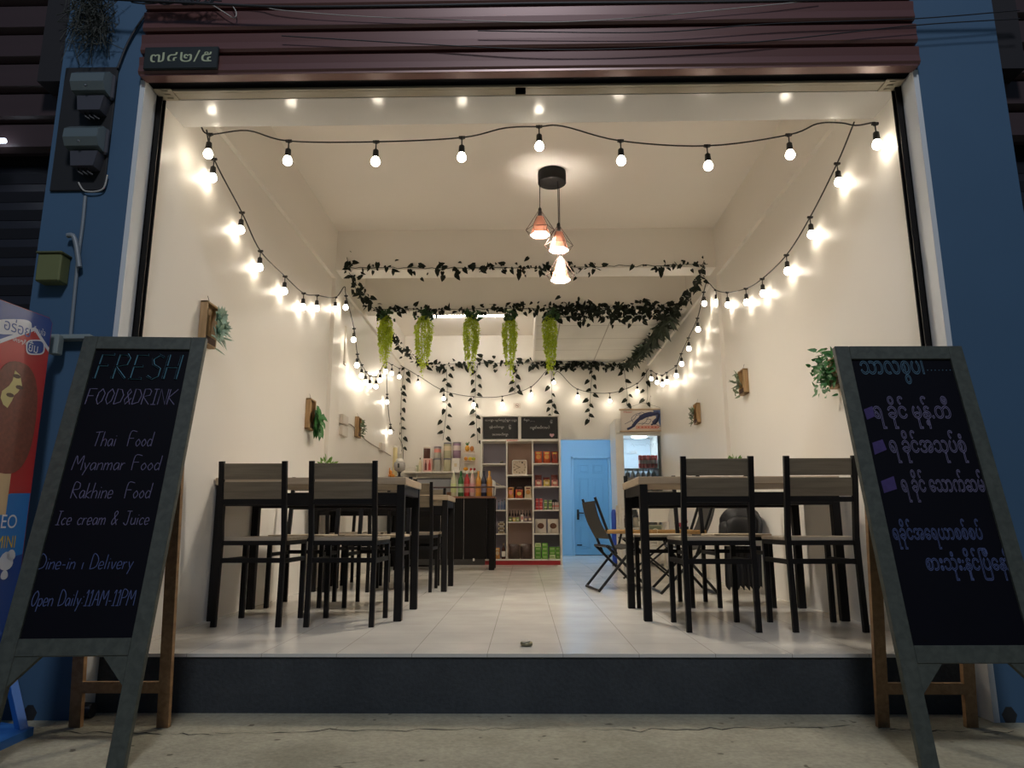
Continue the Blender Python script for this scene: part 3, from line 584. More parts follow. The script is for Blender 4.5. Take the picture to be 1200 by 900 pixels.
bubble(31.5, 50.5, 399.5, 414.5, .0022, m_bblue, 'slogan_patch')
btxt('อร่อย', 4, 36, 375, 391, m_bblue, 'slogan_lettering', .0028); btxt('โดนใจ', 39, 53, 384, 392, m_bwhite, 'slogan_lettering', .0028); btxt('ใครๆก็', 14, 30, 396, 403, m_bwhite, 'slogan_lettering', .0028); btxt('ยิ้ม', 33, 44, 400, 413, m_bwhite, 'slogan_lettering', .0030)
btxt('EO', 1, 19, 603, 619, m_bwhite, 'product_lettering', .003); btxt('MINI', -5, 17, 628, 642, mat('banner_yellow', (.62, .42, .02, 1), .4), 'product_lettering', .003)
for c, s_ in (((6, 660), 1.0), ((12, 652), .6), ((4, 675), .5)):
    a, b = bl(*c); k = MB(); k.prism([XB*(a+.035*s_*math.cos(t))+ZB*(b+.028*s_*math.sin(t)*(1 if math.sin(t) < 0 else 1.6))+NB*.003 for t in [2*PI*i/14 for i in range(14)]], NB*.0004); k.build('splash_drop', m_bwhite, ban)
m_std = mat('stand_blue', (.025, .13, .42, 1), .4)
def rel(px, py, Z): return AT(px, py, Z=Z)-Bo
k = MB(); f1 = rel(40, 852, ST+.03); f2 = rel(0, 873, ST+.03); f3 = rel(0, 846, ST+.03)
k.prism([Vector((f1.x, f1.y, 0)), Vector((f2.x-.02, f2.y-.02, 0)), Vector((f2.x-.5, f2.y-.25, 0)), Vector((f3.x-.45, f3.y, 0)), Vector((f3.x, f3.y, 0))][::-1], (0, 0, .03)); k.build('stand_base', m_std, ban)
k = MB(); k.bar(Vector((f1.x-.03, f1.y-.02, .02)), Vector((-.02, -.01, .30)), .03, .03); k.bar(Vector((f3.x-.10, f3.y-.06, .02)), Vector((-.25, -.25, .10)), .03, .03); k.build('stand_strut', m_std, ban)

# ================================================================== TABLES AND CHAIRS
def make_chair(label, group):
    t = thing('bar_chair', label, 'chair', (0, 0, 0), 0, group)
    W2, D, sz = .176, .37, .474; q = .014
    def bx(m, a, b, w_=.026, h=.026, up=(0, 1, 0)): m.bar(a, b, w_, h, up)
    for s in (-1, 1):
        m = MB(); x = s*W2
        m.tube([(x, -.012, 0), (x, .0, .40), (x, .0, .48), (x, -.035, .70), (x, -.060, .888)], .0185, 4); m.build('rear_leg', m_black, t)
        m = MB(); m.tube([(x, D+.004, 0), (x, D, sz-.02)], .0185, 4); m.build('front_leg', m_black, t)
        m = MB(); m.bar((x, .01, .345), (x, D-.01, .345), .020, .024); m.build('side_stretcher', m_black, t)
    m = MB(); m.bar((-W2, 0, .349), (W2, 0, .349), .020, .026); m.build('rear_stretcher', m_black, t)
    m = MB(); m.box(-W2-.012, W2+.012, -.004, .020, .430, .454); m.box(-W2-.012, W2+.012, D-.018, D+.010, .430, .454)
    m.box(-W2-.012, -W2+.012, .02, D-.018, .430, .454); m.box(W2-.012, W2+.012, .02, D-.018, .430, .454); m.build('seat_frame', m_black, t)
    m = MB(); m.box(-W2+.014, W2-.014, .016, .02, .4545, .474); m.box(-W2-.016, W2+.016, .022, D+.012, .4545, .474, .004); m.build('seat', m_seatwood, t)
    yb = lambda z: -.035*(z-.48)/.22 if z < .70 else -.035-.025*(z-.70)/.188
    m = MB(); m.bar((-W2, yb(.664), .664), (W2, yb(.664), .664), .022, .026); m.build('back_rail', m_black, t)
    for z0, z1 in ((.682, .776), (.788, .876)):
        m = MB(); m.bar((-W2+.015, yb(z0)+0, z0), (-W2+.015, yb(z1), z1), .012, .002) if 0 else None
        zc = (z0+z1)/2; m.bar((-W2+.016, yb(zc), zc), (W2-.016, yb(zc), zc), .014, z1-z0, upv=(0, yb(z1)-yb(z0), z1-z0)); m.build('back_slat', m_slatwood, t)
    return t
def make_table(label, X0, X1, Y0, Y1, zt, group):
    t = thing('bar_table', label, 'table', ((X0+X1)/2, (Y0+Y1)/2, 0), 0, group)
    hx, hy = (X1-X0)/2, (Y1-Y0)/2
    MB().box(-hx, hx, -hy, hy, zt-.044, zt, .004).build('table_top', m_tabletop, t)
    lx, ly = hx-.030, hy-.030
    for sx_ in (-1, 1):
        for sy_ in (-1, 1):
            MB().cbox((sx_*lx, sy_*ly, (zt-.044)/2), (.046, .046, zt-.044), .003).build('leg', m_black, t)
    zr = zt-.044-.046
    for sy_ in (-1, 1): MB().box(-lx+.023, lx-.023, sy_*ly-.018, sy_*ly+.018, zr-.075, zr).build('long_rail', m_black, t)
    for sx_ in (-1, 1): MB().box(sx_*lx-.018, sx_*lx+.018, -ly+.023, ly-.023, zt-.044-.055, zt-.044).build('side_rail', m_black, t)
    return t
GC, GT = 'dark bar chairs around the tables', 'tall dining tables'
make_table('high wooden table at the front left, legs against the left wall', -1.845, -.715, 1.005, 1.645, .815, GT)
make_table('high wooden table at the front right beside the right wall', .648, 1.815, 1.0, 1.69, .812, GT)
make_table('high wooden table further back along the left wall, second from the street', -1.80, -.655, 2.815, 3.42, .785, GT)
ch0 = make_chair('dark chair backing the street, nearest the left wall at the front left table', GC); ch0.location = (-1.523, .80, 0)
CH = [(-1.02, .80, 0, 'dark chair backing the street at the front left table, on its aisle end'),
      (.99, .612, 0, 'dark chair backing the street at the front right table, on its aisle end'),
      (1.527, .612, 0, 'dark chair backing the street, nearest the right wall at the front right table'),
      (-1.56, 2.06, PI, 'dark chair behind the front left table, on its wall side, facing the street'),
      (-1.04, 2.06, PI, 'dark chair behind the front left table, on its aisle side, facing the street'),
      (.905, 2.05, PI, 'dark chair behind the front right table, on its aisle side, facing the street'),
      (1.435, 2.05, PI, 'dark chair behind the front right table, on its wall side, facing the street'),
      (-1.48, 2.80, 0, 'dark chair backing the street at the rear left table, on its wall side'),
      (-.965, 2.79, 0, 'dark chair backing the street at the rear left table, on its aisle side'),
      (-1.50, 3.80, PI, 'dark chair behind the rear left table, on its wall side, facing the street'),
      (-.98, 3.80, PI, 'dark chair behind the rear left table, on its aisle side, facing the street')]
for x, y, r, lab in CH: dup(ch0, (x, y, 0), r, lab)
def pot_plant(x, y, z, label, n=60, r=.055, h=.10):
    t = thing('potted_plant', label, 'plant', (x, y, z), 0, 'small plants on the tables')
    MB().lathe([(.026, 0), (.034, .05), (.030, .05), (.028, .042), (0, .042)], n=14).build('pot', mat('white_pot', (.65, .63, .58, 1), .4), t)
    l = MB()
    for i in range(n):
        a = random.random()*6.28; e = random.uniform(.1, 1.4); d = Vector((math.cos(a)*math.cos(e), math.sin(a)*math.cos(e), math.sin(e))); k = random.random()
        l.leaf(Vector((0, 0, .05))+d*r*k+Vector((0, 0, h*.4*k)), d+Vector((0, 0, .2)), (-d.y, d.x, .3), .032, .5)
    l.build('leaves', mat('sprig_leaf', (.16, .30, .05, 1), .5, var=.5, scale=30), t)
p_ = AT(383, 535, Y=1.33); pot_plant(p_.x, 1.33, .815, 'little leafy plant on the front left table')
p_ = AT(860, 530, Y=1.35); pot_plant(p_.x, 1.35, .812, 'little leafy plant on the front right table')
ds = thing('ash_dish', 'small metal dish on the tiles at the edge of the step', 'dish', (-.012, .19, 0))
MB().lathe([(.020, 0), (.027, .004), (.029, .017), (.026, .017), (.024, .007), (0, .006)], n=20).build('bowl', mat('old_tin', (.26, .24, .15, 1), .35, metal=.6), ds)
MB().tube([(-.018, 0, .014), (.016, .008, .019)], .004, 6).build('stub', mat('stub', (.6, .55, .45, 1)), ds)

# ================================================================== STRING LIGHTS
def string_light(label, cable, bulbs, drop=.115, loc=None):
    """cable: points; bulbs: bulb centres"""
    root = thing('string_light', label, 'string lights', tuple(cable[0]), 0, 'strings of bulbs')
    o = Vector(cable[0])
    MB().tube([Vector(p)-o for p in smooth([tuple(p) for p in cable], 6)], .0045, 6).build('cable', m_socket, root)
    for b in bulbs:
        b = Vector(b)-o
        s = MB(); s.lathe([(.004, drop+.006), (.011, drop+.004), (.011, drop-.008), (.0035, drop-.012), (.0035, .072), (.008, .070), (.015, .064), (.0175, .028), (.0165, .022), (0, .022)], b, 10)
        s.cbox((b.x, b.y, b.z+drop), (.034, .012, .012)); so = s.build('lamp_holder', m_socket, root)
        u = MB(); u.lathe([(0.013, .024), (.019, .015), (.025, .0), (.0250, -.004), (.0235, -.011)], b, 14); u.cur = 1; u.lathe([(.0235, -.011), (.019, -.019), (.010, -.026), (0, -.028)], b, 14); u.build('bulb', (m_bulbtop, m_bulb), so)
def nodes(bulbs, drop=.115): return [Vector(b)+Vector((0, 0, drop)) for b in bulbs]
# front, hung under the soffit's rear edge
YF = .33
bf = [AT(x, y, Y=YF) for x, y in ((244, 180), (337, 188), (440, 189), (541, 184), (632, 171), (728, 188), (830, 194), (926, 181))]+[AT(1028, 169, X=A-.05)]
nf = nodes(bf)
cab = [AT(236, 149, Y=YF-.02), nf[0], AT(290, 153, Y=YF)]+[nf[1], nf[2], nf[3], AT(592, 150, Y=YF-.04), nf[4], AT(660, 148, Y=YF-.04), nf[5], nf[6], nf[7], AT(958, 145, Y=YF-.03), AT(985, 144, Y=YF-.02), AT(1003, 147, Y=YF-.01), nf[8]+Vector((-.01, -.005, .004)), nf[8]]
string_light('string of nine bulbs hung across the front under the soffit', cab, bf)
XW = A-.036
bl1 = [AT(x, y, X=-XW) for x, y in ((249, 208), (282, 269), (304, 313), (333, 341), (355, 359.5), (371, 361), (392.6, 362))]
bl2 = [AT(x, y, X=-(A-.10)) for x, y in ((405, 360), (414.4, 398), (418.3, 427.8), (423.7, 440), (428.4, 447.8), (433.3, 452.2), (440.5, 452.8), (445.2, 445.5), (452, 435.2), (459, 437.5), (467.8, 441.3))]
for b in bl2:
    if b.y > 6.9: b.y = 6.9-(b.y-6.9)*.1
string_light('string of bulbs sagging along the left wall towards the back corner', [AT(242, 152, X=-XW+.01)]+nodes(bl1)+[AT(403.5, 336, X=-(A-.10))]+nodes(bl2), bl1+bl2)
br1 = [AT(x, y, X=XW) for x, y in ((983, 213.2), (951, 274.5), (923, 317.4), (894.3, 343.6), (875, 354), (853, 357), (839.8, 353.5))]
br2 = [AT(x, y, X=A-.10) for x, y in ((825.4, 355.6), (818, 385.8), (807.3, 408.3), (798.8, 426.3), (792.7, 440), (781.7, 447), (776.3, 450.3), (770, 448), (763.3, 443.8))]
for b in br2:
    if b.y > 6.9: b.y = 6.9-(b.y-6.9)*.1
string_light('string of bulbs sagging along the right wall towards the back corner', [AT(1001, 143, X=XW-.01)]+nodes(br1)+[AT(829, 331, X=A-.10)]+nodes(br2), br1+br2)
YBB = 7.08
bb = [AT(x, y, Y=YBB) for x, y in ((489.8, 449.2), (520, 467), (555, 474), (588.7, 473.4), (622.3, 462.3), (649, 448), (677, 465), (714.7, 469.7), (747, 458.3))]
nb_ = nodes(bb)
string_light('string of nine bulbs in two swags across the back wall', [AT(462, 424, Y=YBB)]+nb_[:5]+[AT(643, 432, Y=YBB)]+[nb_[5], AT(655, 436, Y=YBB)]+nb_[6:]+[AT(760, 432, Y=YBB)], bb)
bd = [AT(453.5, 471, X=-A+.05), AT(457.3, 506, X=-A+.05)]
string_light('short string of two bulbs dropping down the back left corner', [AT(453, 433, X=-A+.05), bd[0]+Vector((0, 0, .10)), bd[1]+Vector((0, 0, .10)), AT(465, 508, Y=7.05), AT(472, 524, Y=7.08), AT(472, 548, Y=7.08)], bd, drop=.10)

# ================================================================== CEILING LIGHTS
pl = thing('pendant_lamp', 'black ceiling plate with three copper pendants in wire cages', 'lamp', (.219, 2.14, HC))
MB().lathe([(.112, -.001), (.114, -.02), (.114, -.095), (.108, -.10), (0, -.10)], n=32).build('ceiling_plate', m_black, pl)
for i, (px, py) in enumerate(((633, 276), (655, 294), (657, 329))):
    P = AT(px, py, Y=(2.06, 2.10, 2.20)[i])-Vector((.219, 2.14, HC)); x, y, z = P
    cd = MB(); cd.tube([(x, y, z+.215), (x, y, -.099)], .0035, 6); cdo = cd.build('cord', m_black, pl)
    MB().lathe([(.006, .235), (.014, .225), (.016, .165), (.012, .150), (0, .150)], (x, y, z), 12).build('lamp_socket', m_black, pl)
    sh = MB(); hx6 = lambda r, zz, o=0: [(x+r*math.cos(PI/3*k+o), y+r*math.sin(PI/3*k+o), z+zz) for k in range(6)]
    a6, b6 = hx6(.030, .155), hx6(.078, .005)
    sh._add(a6+b6, [(k, (k+1) % 6, 6+(k+1) % 6, 6+k) for k in range(6)]); sho = sh.build('shade', m_copper, pl)
    MB().poly([p for p in hx6(.076, .008)][::-1]).build('diffuser', m_pend, pl)
    cg = MB(); ring = hx6(.112, .045); low = hx6(.080, .0)
    for k in range(6): cg.tube([(x, y, z+.225), ring[k], low[k]], .0022, 5); cg.tube([ring[k], ring[(k+1) % 6]], .0022, 5); cg.tube([low[k], low[(k+1) % 6]], .0022, 5)
    cg.build('wire_cage', mat('cage_wire', (.06, .035, .03, 1), .4, metal=.5), pl)
t0_, t1_ = AT(506, 371, Z=3.28), AT(595, 371, Z=3.28)
fx = thing('fluorescent_light', 'long lit tube light on the rear left ceiling behind the hanging plants', 'light', ((t0_.x+t1_.x)/2, 5.95, HC))
hl = (t1_.x-t0_.x)/2
MB().box(-hl, hl, -.03, .03, -.04, 0, .004).build('fitting', m_white, fx)
MB().tube([(-hl+.03, 0, -.062), (hl-.03, 0, -.062)], .016, 12).build('tube', m_tube, fx)
for s in (-1, 1): MB().cbox((s*(hl-.015), 0, -.055), (.03, .05, .05), .004).build('end_cap', m_white, fx)

# ================================================================== IVY AND HANGING PLANTS
def garland(label, pts, n, size=.055, spread=.05, face=(0, -1, 0), per=1, seed=1, group='ivy garlands', name='ivy_garland', dark=None, long=False):
    random.seed(seed); root = thing(name, label, 'garland', tuple(pts[0]), 0, group); o = Vector(pts[0])
    P = [Vector(p)-o for p in pts]; fine = []
    for i in range(len(P)-1):
        m = max(2, int((P[i+1]-P[i]).length/.05))
        for j in range(m): fine.append(P[i]+(P[i+1]-P[i])*(j/m)+Vector((random.gauss(0, .005), random.gauss(0, .004), random.gauss(0, .006))))
    fine.append(P[-1]); MB().tube(fine, .0035, 5).build('vine_stem', m_stem, root)
    l = MB(); Fv = Vector(face)
    for i in range(n):
        k = random.random()*(len(fine)-1); p = fine[int(k)].lerp(fine[min(int(k)+1, len(fine)-1)], k-int(k))
        off = Vector((random.gauss(0, spread*.4), random.gauss(0, spread*.4), random.gauss(-spread*.15, spread*.7)))+Fv*random.uniform(.006, spread*.6)
        d = Vector((random.gauss(0, .8), random.gauss(0, .5), random.gauss(-.6, .8)))
        nr = Fv+Vector((random.gauss(0, .5), random.gauss(0, .4), random.gauss(0, .5)))
        sz_ = size*random.choice((.45, .6, .8, 1, 1.15, 1.3))
        if long: l.leaf(p+off, d, nr, sz_*1.2, .28, .1)
        else: l.leaf(p+off, d, nr, sz_, .62, .2)
    def keep(v):
        x, y, z = v[0]+o.x, v[1]+o.y, v[2]+o.z
        x = max(-A+.032, min(A-.032, x)); y = min(y, YB-.004)
        if 3.2 < y < 3.40 and z > HB-.002: y = min(y, 3.268)
        if 4.40 < y < 4.62 and z > 2.912: y = min(y, 4.518)
        elif 4.62 <= y < 4.76 and z > 2.912: z = 2.912
        if y > 4.62 and x > .10: z = min(z, 2.920)
        return (x-o.x, y-o.y, z-o.z)
    l.v = [keep(v) for v in l.v]
    l.build('leaves', dark or m_leafdark, root); return root
XS = A-.115
garland('thin ivy garland across the front of the middle cross beam', [(-XS, 3.245, HB+.02), (-.9, 3.25, HB+.005), (0, 3.25, HB+.0), (.9, 3.25, HB+.01), (XS, 3.245, HB+.02)], 150, .060, .045, seed=11)
garland('ivy garland along the left wall between the two cross beams', [(-XS+.03, 3.24, HB+.12), (-XS+.03, 3.30, HB+.02), (-XS+.04, 3.6, 2.84), (-XS+.06, 4.1, 2.855), (-XS+.06, 4.48, 2.90)], 80, .060, .05, (.8, -.6, 0), seed=12)
garland('ivy garland along the right wall between the two cross beams', [(XS-.03, 3.24, HB+.06), (XS-.04, 3.35, 2.87), (XS-.05, 3.8, 2.85), (XS-.06, 4.48, 2.88)], 110, .058, .05, (-.8, -.6, 0), seed=13)
garland('ivy garland along the left half of the rear cross beam', [(-XS+.06, 4.495, 2.93), (-.9, 4.495, 2.925), (-.2, 4.495, 2.925), (.30, 4.495, 2.92)], 150, .060, .045, seed=14)
garland('dense ivy garland along the right half of the rear cross beam', [(.28, 4.49, 2.92), (.8, 4.50, 2.915), (1.3, 4.50, 2.915), (XS-.06, 4.49, 2.91)], 330, .066, .065, seed=15)
garland('ivy garland under the lowered ceiling just behind the rear cross beam', [(.26, 4.78, 2.905), (.9, 4.80, 2.905), (XS-.06, 4.78, 2.90)], 80, .064, .045, (0, -1, -.4), seed=16)
garland('dense spiky garland along the right wall to the back corner', [(XS-.06, 4.6, 2.87), (XS-.10, 5.3, 2.86), (XS-.12, 6.2, 2.855), (XS-.22, 7.1, 2.86)], 420, .10, .05, (-.7, -.7, 0), seed=17, long=True, dark=mat('spiky_leaf', (.035, .05, .030, 1), .5, var=.5, scale=30))
garland('sparse ivy garland along the left wall to the back corner', [(-XS+.05, 4.6, 2.90), (-XS+.06, 5.5, 2.85), (-XS+.12, 6.5, 2.86), (-XS+.20, 7.12, 2.90)], 110, .065, .05, (.8, -.6, 0), seed=18)
garland('ivy garland across the left half of the back wall', [(-XS+.18, 7.15, 2.89), (-1.0, 7.16, 2.90), (-.3, 7.16, 2.905), (.28, 7.16, 2.90)], 105, .075, .05, seed=19)
garland('ivy garland across the right half of the back wall under the panels', [(.30, 7.15, 2.885), (.9, 7.15, 2.87), (XS-.2, 7.15, 2.86)], 165, .070, .045, seed=20)
VN = [((474, 430), (470, 470), (471, 527), 20), ((523, 430), (524, 470), (519, 516), 14), ((558, 432), (557, 470), (560, 520), 14), ((606, 430), (604, 450), (603, 460), 6), ((646, 432), (647, 470), (647, 488), 9), ((694, 432), (692, 462), (690, 495), 11), ((731, 432), (735, 460), (734, 476), 6), ((757, 432), (759, 462), (757, 474), 6)]
for i, (a_, b_2, c_, n) in enumerate(VN):
    random.seed(40+i); Yv_ = 7.165; q3 = [AT(*a_, Y=Yv_), AT(*b_2, Y=Yv_), AT(*c_, Y=Yv_)]
    root = thing('hanging_vine', 'ivy strand hanging on the back wall, %s from the left corner' % ORD[i], 'vine', tuple(q3[0]), 0, 'ivy strands on the back wall')
    o = q3[0]; P = [p-o for p in q3]; MB().tube(smooth([tuple(p) for p in P], 6), .003, 5).build('vine_stem', m_stem, root)
    l = MB(); L_ = P[-1].length
    for j in range(n):
        k = (j+.5)/n; p = P[0].lerp(P[1], k*2) if k < .5 else P[1].lerp(P[2], k*2-1)
        s = 1 if j % 2 else -1; d = Vector((s*random.uniform(.3, 1), 0, random.uniform(-1, -.3))); l.leaf(p+Vector((s*random.uniform(.0, .06), -.012, 0)), d, (random.gauss(0, .3), -1, random.gauss(0, .3)), random.uniform(.07, .105), .6, .15)
    l.build('leaves', m_leafdark, root)
for i, (px, py0, py1, wid) in enumerate(((452, 371, 440, .115), (497, 371, 455, .14), (552, 372, 446, .135), (598, 372, 456, .115), (645, 370, 447, .12))):
    random.seed(60+i); P = AT(px, py0, Y=4.43); E_ = AT(px, py1, Y=4.43); Lh = P.z-E_.z
    root = thing('hanging_plant', 'lime green trailing plant under the rear beam, %s of five from the left wall' % ORD[i], 'hanging plant', tuple(P), 0, 'lime trailing plants')
    st = MB(); l = MB(); 
    for k in range(54):
        a = random.random()*6.28; rr = math.sqrt(random.random()); r1_ = wid*rr*.95; hl = Lh*(1.0-.55*rr**2)*random.uniform(.72, 1.02)*1.0
        pts = []
        for j in range(8):
            t = j/7; pts.append(Vector((math.cos(a)*r1_*min(1, t*3)*(1-.35*t)+random.gauss(0, .004), math.sin(a)*r1_*.7*min(1, t*3)*(1-.35*t)+random.gauss(0, .004), .02+.03*math.sin(min(1, t*3)*PI)-hl*t)))
        st.tube(pts, .0013, 3, False)
        for j in range(26):
            t = random.uniform(.05, 1)*7; i0 = min(int(t), 6); p = pts[i0].lerp(pts[i0+1], t-i0)
            l.blade(p, (random.gauss(0, .7), random.gauss(0, .7), -1+random.gauss(0, .3)), random.uniform(.022, .036), .014)
    st.build('trailing_stem', m_leaflime, root); l.build('trailing_leaves', m_leaflime, root)
    cr_ = MB()
    for k in range(46): d = Vector((random.gauss(0, 1), random.gauss(0, .7)-.4, random.gauss(.1, .6))); cr_.leaf(Vector((random.gauss(0, wid*.35), random.gauss(-.01, .03), .0+random.uniform(-.05, .06))), d, (0, -1, .3), random.uniform(.04, .065), .55)
    cr_.build('crown_leaves', mat('crown_leaf', (.025, .075, .02, 1), .5, var=.5, scale=30), root)

# ================================================================== WALL PLANTERS, SWITCHES, CONDUIT
def planter(s, px, py, hz, label, style, ln=.15):
    """wooden box frame hung on a side wall; s=-1 left, 1 right"""
    P = AT(px, py, X=s*(A-.002)); t = thing('wall_planter', label, 'planter', tuple(P), 0, 'wooden wall planters'); i = -s
    d = .042; h = hz/2; l = ln/2; k = MB()
    for y0, y1, z0, z1 in ((-l, -l+.012, -h, h), (l-.012, l, -h, h), (-l, l, h-.012, h), (-l, l, -h, -h+.012)): k.box(min(0, i*d), max(0, i*d), y0, y1, z0, z1, .002)
    k.build('box_frame', m_planter, t); MB().box(min(0, i*.012), max(0, i*.012), -l+.01, l-.01, -h+.01, h-.01).build('back_board', m_planter, t)
    MB().box(min(0, i*d), max(0, i*d), -l+.012, l-.012, -h+.012, -h+.05).build('soil_tray', mat('bark', (.10, .05, .03, 1), .8), t)
    MB().tube([(i*.02, 0, h), (i*.003, 0, h+.05)], .0015, 4).build('hanger', m_socket, t)
    f = MB()
    if style == 'succulent':
        for c, r in (((.075, -.02, .035), .062), ((.085, -.03, -.045), .058), ((.08, .05, .0), .052), ((.07, .045, .07), .045)):
            for ring, (n_, e, q) in enumerate(((5, 1.2, .5), (7, .75, .8), (9, .3, 1))):
                for j in range(n_):
                    a = 6.28*j/n_+ring*.4; dr = Vector((i*math.sin(e), math.cos(a)*math.cos(e), math.sin(a)*math.cos(e)))
                    f.leaf(Vector((i*c[0], c[1], c[2])), dr, (i, 0, 0), r*q*1.3, .62, .3)
        for j in range(16): f.leaf(Vector((i*.07, random.gauss(.02, .04), random.gauss(-.05, .03))), (i*random.uniform(.2, 1), random.gauss(.3, .5), random.gauss(-.6, .4)), (i, 0, .3), .075, .22)
        m = m_leafsucc
    elif style == 'trailing':
        for j in range(46): f.leaf(Vector((i*random.uniform(.05, .10), random.gauss(.02, .04), random.uniform(-.15, .07))), (i*random.uniform(0, .6), random.gauss(.1, .6), random.gauss(-.9, .3)), (i, -.4, .3), random.uniform(.06, .09), .6)
        m = m_leafgreen
    elif style == 'bush':
        for j in range(150): f.leaf(Vector((i*random.uniform(.04, .13), random.gauss(0, .06), random.gauss(.0, .06))), (i*random.uniform(0, 1), random.gauss(0, .7), random.gauss(-.3, .7)), (i, -.3, .4), random.uniform(.03, .055), .5)
        m = m_leafgreen
    else:
        for j in range(22): f.leaf(Vector((i*random.uniform(.05, .08), random.gauss(0, .03), random.gauss(-.02, .05))), (i*random.uniform(.2, 1), random.gauss(0, .7), random.gauss(0, .7)), (i, 0, .3), random.uniform(.05, .08), .3)
        for j in range(3): f.sphere((i*.07, random.gauss(0, .02), random.uniform(.0, .06)), .016, 8, 6)
        m = mat('sage_leaf', (.16, .21, .13, 1), .6, var=.5, scale=25)
    f.build('foliage', m, t)
planter(-1, 240, 381, .25, 'wooden wall planter with pale succulents above the left chalkboard', 'succulent')
planter(-1, 361, 486, .26, 'wooden wall planter with dark green trailing leaves on the left wall', 'trailing', .16)
planter(-1, 417.5, 501, .22, 'small wooden wall planter nearest the back on the left wall', 'sprig')
planter(1, 874, 448, .21, 'wooden wall planter with sprigs in the middle of the right wall', 'sprig')
planter(1, 819, 485, .22, 'small wooden wall planter nearest the back on the right wall', 'sprig')
planter(1, 985, 436, .18, 'wall planter with bushy green leaves beside the right chalkboard', 'bush')
m_sw = mat('switch_white', (.66, .60, .53, 1), .4)
P = AT(401, 499, X=-A); sw = thing('wall_socket', 'white double socket box on the left wall', 'socket', tuple(P))
MB().box(0, .035, -.11, .11, .012, .105, .004).build('upper_plate', m_sw, sw); MB().box(0, .035, -.11, .11, -.105, -.004, .004).build('lower_plate', m_sw, sw)
P = AT(446, 524, X=-A); sw = thing('switch_box', 'small white junction box near the back of the left wall', 'switch', tuple(P)); MB().box(0, .04, -.10, .10, -.05, .05, .004).build('cover', m_sw, sw)
P = AT(403, 421, X=-(A-.035)); sw = thing('wall_trunking', 'short white trunking strip on the left column', 'trunking', tuple(P)); MB().box(0, .012, -.02, .02, -.02, .34, .002).build('strip', m_sw, sw); MB().box(0, .02, -.03, .03, -.06, -.02, .003).build('end_box', m_sw, sw)
w_ = MB(); w_.tube(smooth([tuple(AT(x, y, X=-A+.008)) for x, y in ((398, 496), (405, 498), (410, 497), (416, 502), (428, 515), (438, 522), (445, 526), (458, 534))], 5), .006, 6)
tag(w_.build('wall_cable', mat('cable_grey', (.35, .30, .25, 1), .5)), 'pale cable running down the left wall towards the back corner', 'cable')
P = AT(606, 475.5, Y=YB); ns = thing('no_smoking_sign', 'tiny white sticker with a barred circle on the back wall', 'sign', tuple(P))
MB().box(-.055, .055, -.003, 0, -.04, .04).build('sticker', mat('sticker_white', (.70, .64, .57, 1), .5), ns)
k = MB(); k.tube([(.027*math.cos(2*PI*i/20), -.004, .027*math.sin(2*PI*i/20)) for i in range(20)], .003, 4, closed=True); k.tube([(-.019, -.004, .019), (.019, -.004, -.019)], .003, 4); k.build('barred_circle', mat('sign_red', (.30, .10, .08, 1), .5), ns)
MB().box(-.018, .016, -.0035, -.002, -.004, .004).build('cigarette_mark', m_black, ns)

# ================================================================== TALL DISPLAY SHELF
YS = 6.77; DS = .34
def sp(px, py, Y=YS): return AT(px, py, Y=Y)
L0, L1, R0, R1 = sp(562.5, 600).x, sp(564.5, 600).x, sp(656, 600).x, sp(658.5, 600).x
zt_ = sp(610, 487).z; zb_ = .0
c1, c2 = sp(593.8, 600).x, sp(624.8, 600).x
shf = thing('display_shelf', 'tall white three-column display shelf on a red plinth against the back wall', 'shelf', ((L0+R1)/2, YS, 0)); sx_ = (L0+R1)/2
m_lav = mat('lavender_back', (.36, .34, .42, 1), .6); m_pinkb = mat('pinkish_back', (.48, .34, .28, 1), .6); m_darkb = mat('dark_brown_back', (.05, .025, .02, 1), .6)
tb_ = .020
def shbox(nm, x0, x1, z0, z1, m=m_white, y0=0, y1=DS, ch=.002): return MB().box(x0-sx_, x1-sx_, y0, y1, z0, z1, ch).build(nm, m, shf)
zbase = sp(610, 656).z; z_hd = sp(610, 516).z
shbox('side_panel', L0, L1, 0, zt_); shbox('side_panel', R0, R1, 0, zt_)
shbox('divider', c1-tb_/2, c1+tb_/2, zbase, z_hd); shbox('divider', c2-tb_/2, c2+tb_/2, zbase, z_hd)
shbox('top_panel', L0, R1, zt_-.015, zt_); shbox('header_board', L1, R0, z_hd-.012, z_hd+.016); shbox('base_board', L1, R0, zbase-.012, zbase+.008)
shbox('plinth', L1, R0, .0, zbase-.012, mat('plinth_red', (.36, .016, .022, 1), .4), .006)
shbox('header_back', L1, R0, z_hd, zt_, m_white, .03, .05); xm = sp(609, 500).x; shbox('header_post', xm-.018, xm+.018, z_hd, zt_, m_white, -.002, .03)
shbox('back_panel', L1, c1, zbase, z_hd, m_lav, DS-.012, DS); shbox('back_panel', c1, c2, zbase, z_hd, m_pinkb, DS-.012, DS); shbox('back_panel', c2, R0, zbase, z_hd, m_lav, DS-.012, DS)
ZL = [sp(600, y).z for y in (543.5, 570.5, 598, 626)]; ZC = [sp(600, y).z for y in (557, 584.5, 612)]
for z in ZL: shbox('shelf_board', L1, c1-.01, z-.008, z+.008, m_white, .004, DS-.012); shbox('shelf_board', c2+.01, R0, z-.008, z+.008, m_white, .004, DS-.012)
for z in ZC: shbox('shelf_board', c1+.01, c2-.01, z-.008, z+.008, m_white, .004, DS-.012)
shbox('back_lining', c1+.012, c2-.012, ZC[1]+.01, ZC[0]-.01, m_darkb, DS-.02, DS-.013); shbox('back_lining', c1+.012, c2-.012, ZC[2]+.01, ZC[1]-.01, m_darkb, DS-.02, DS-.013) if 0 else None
rz0 = (z_hd+.016, zt_-.015)
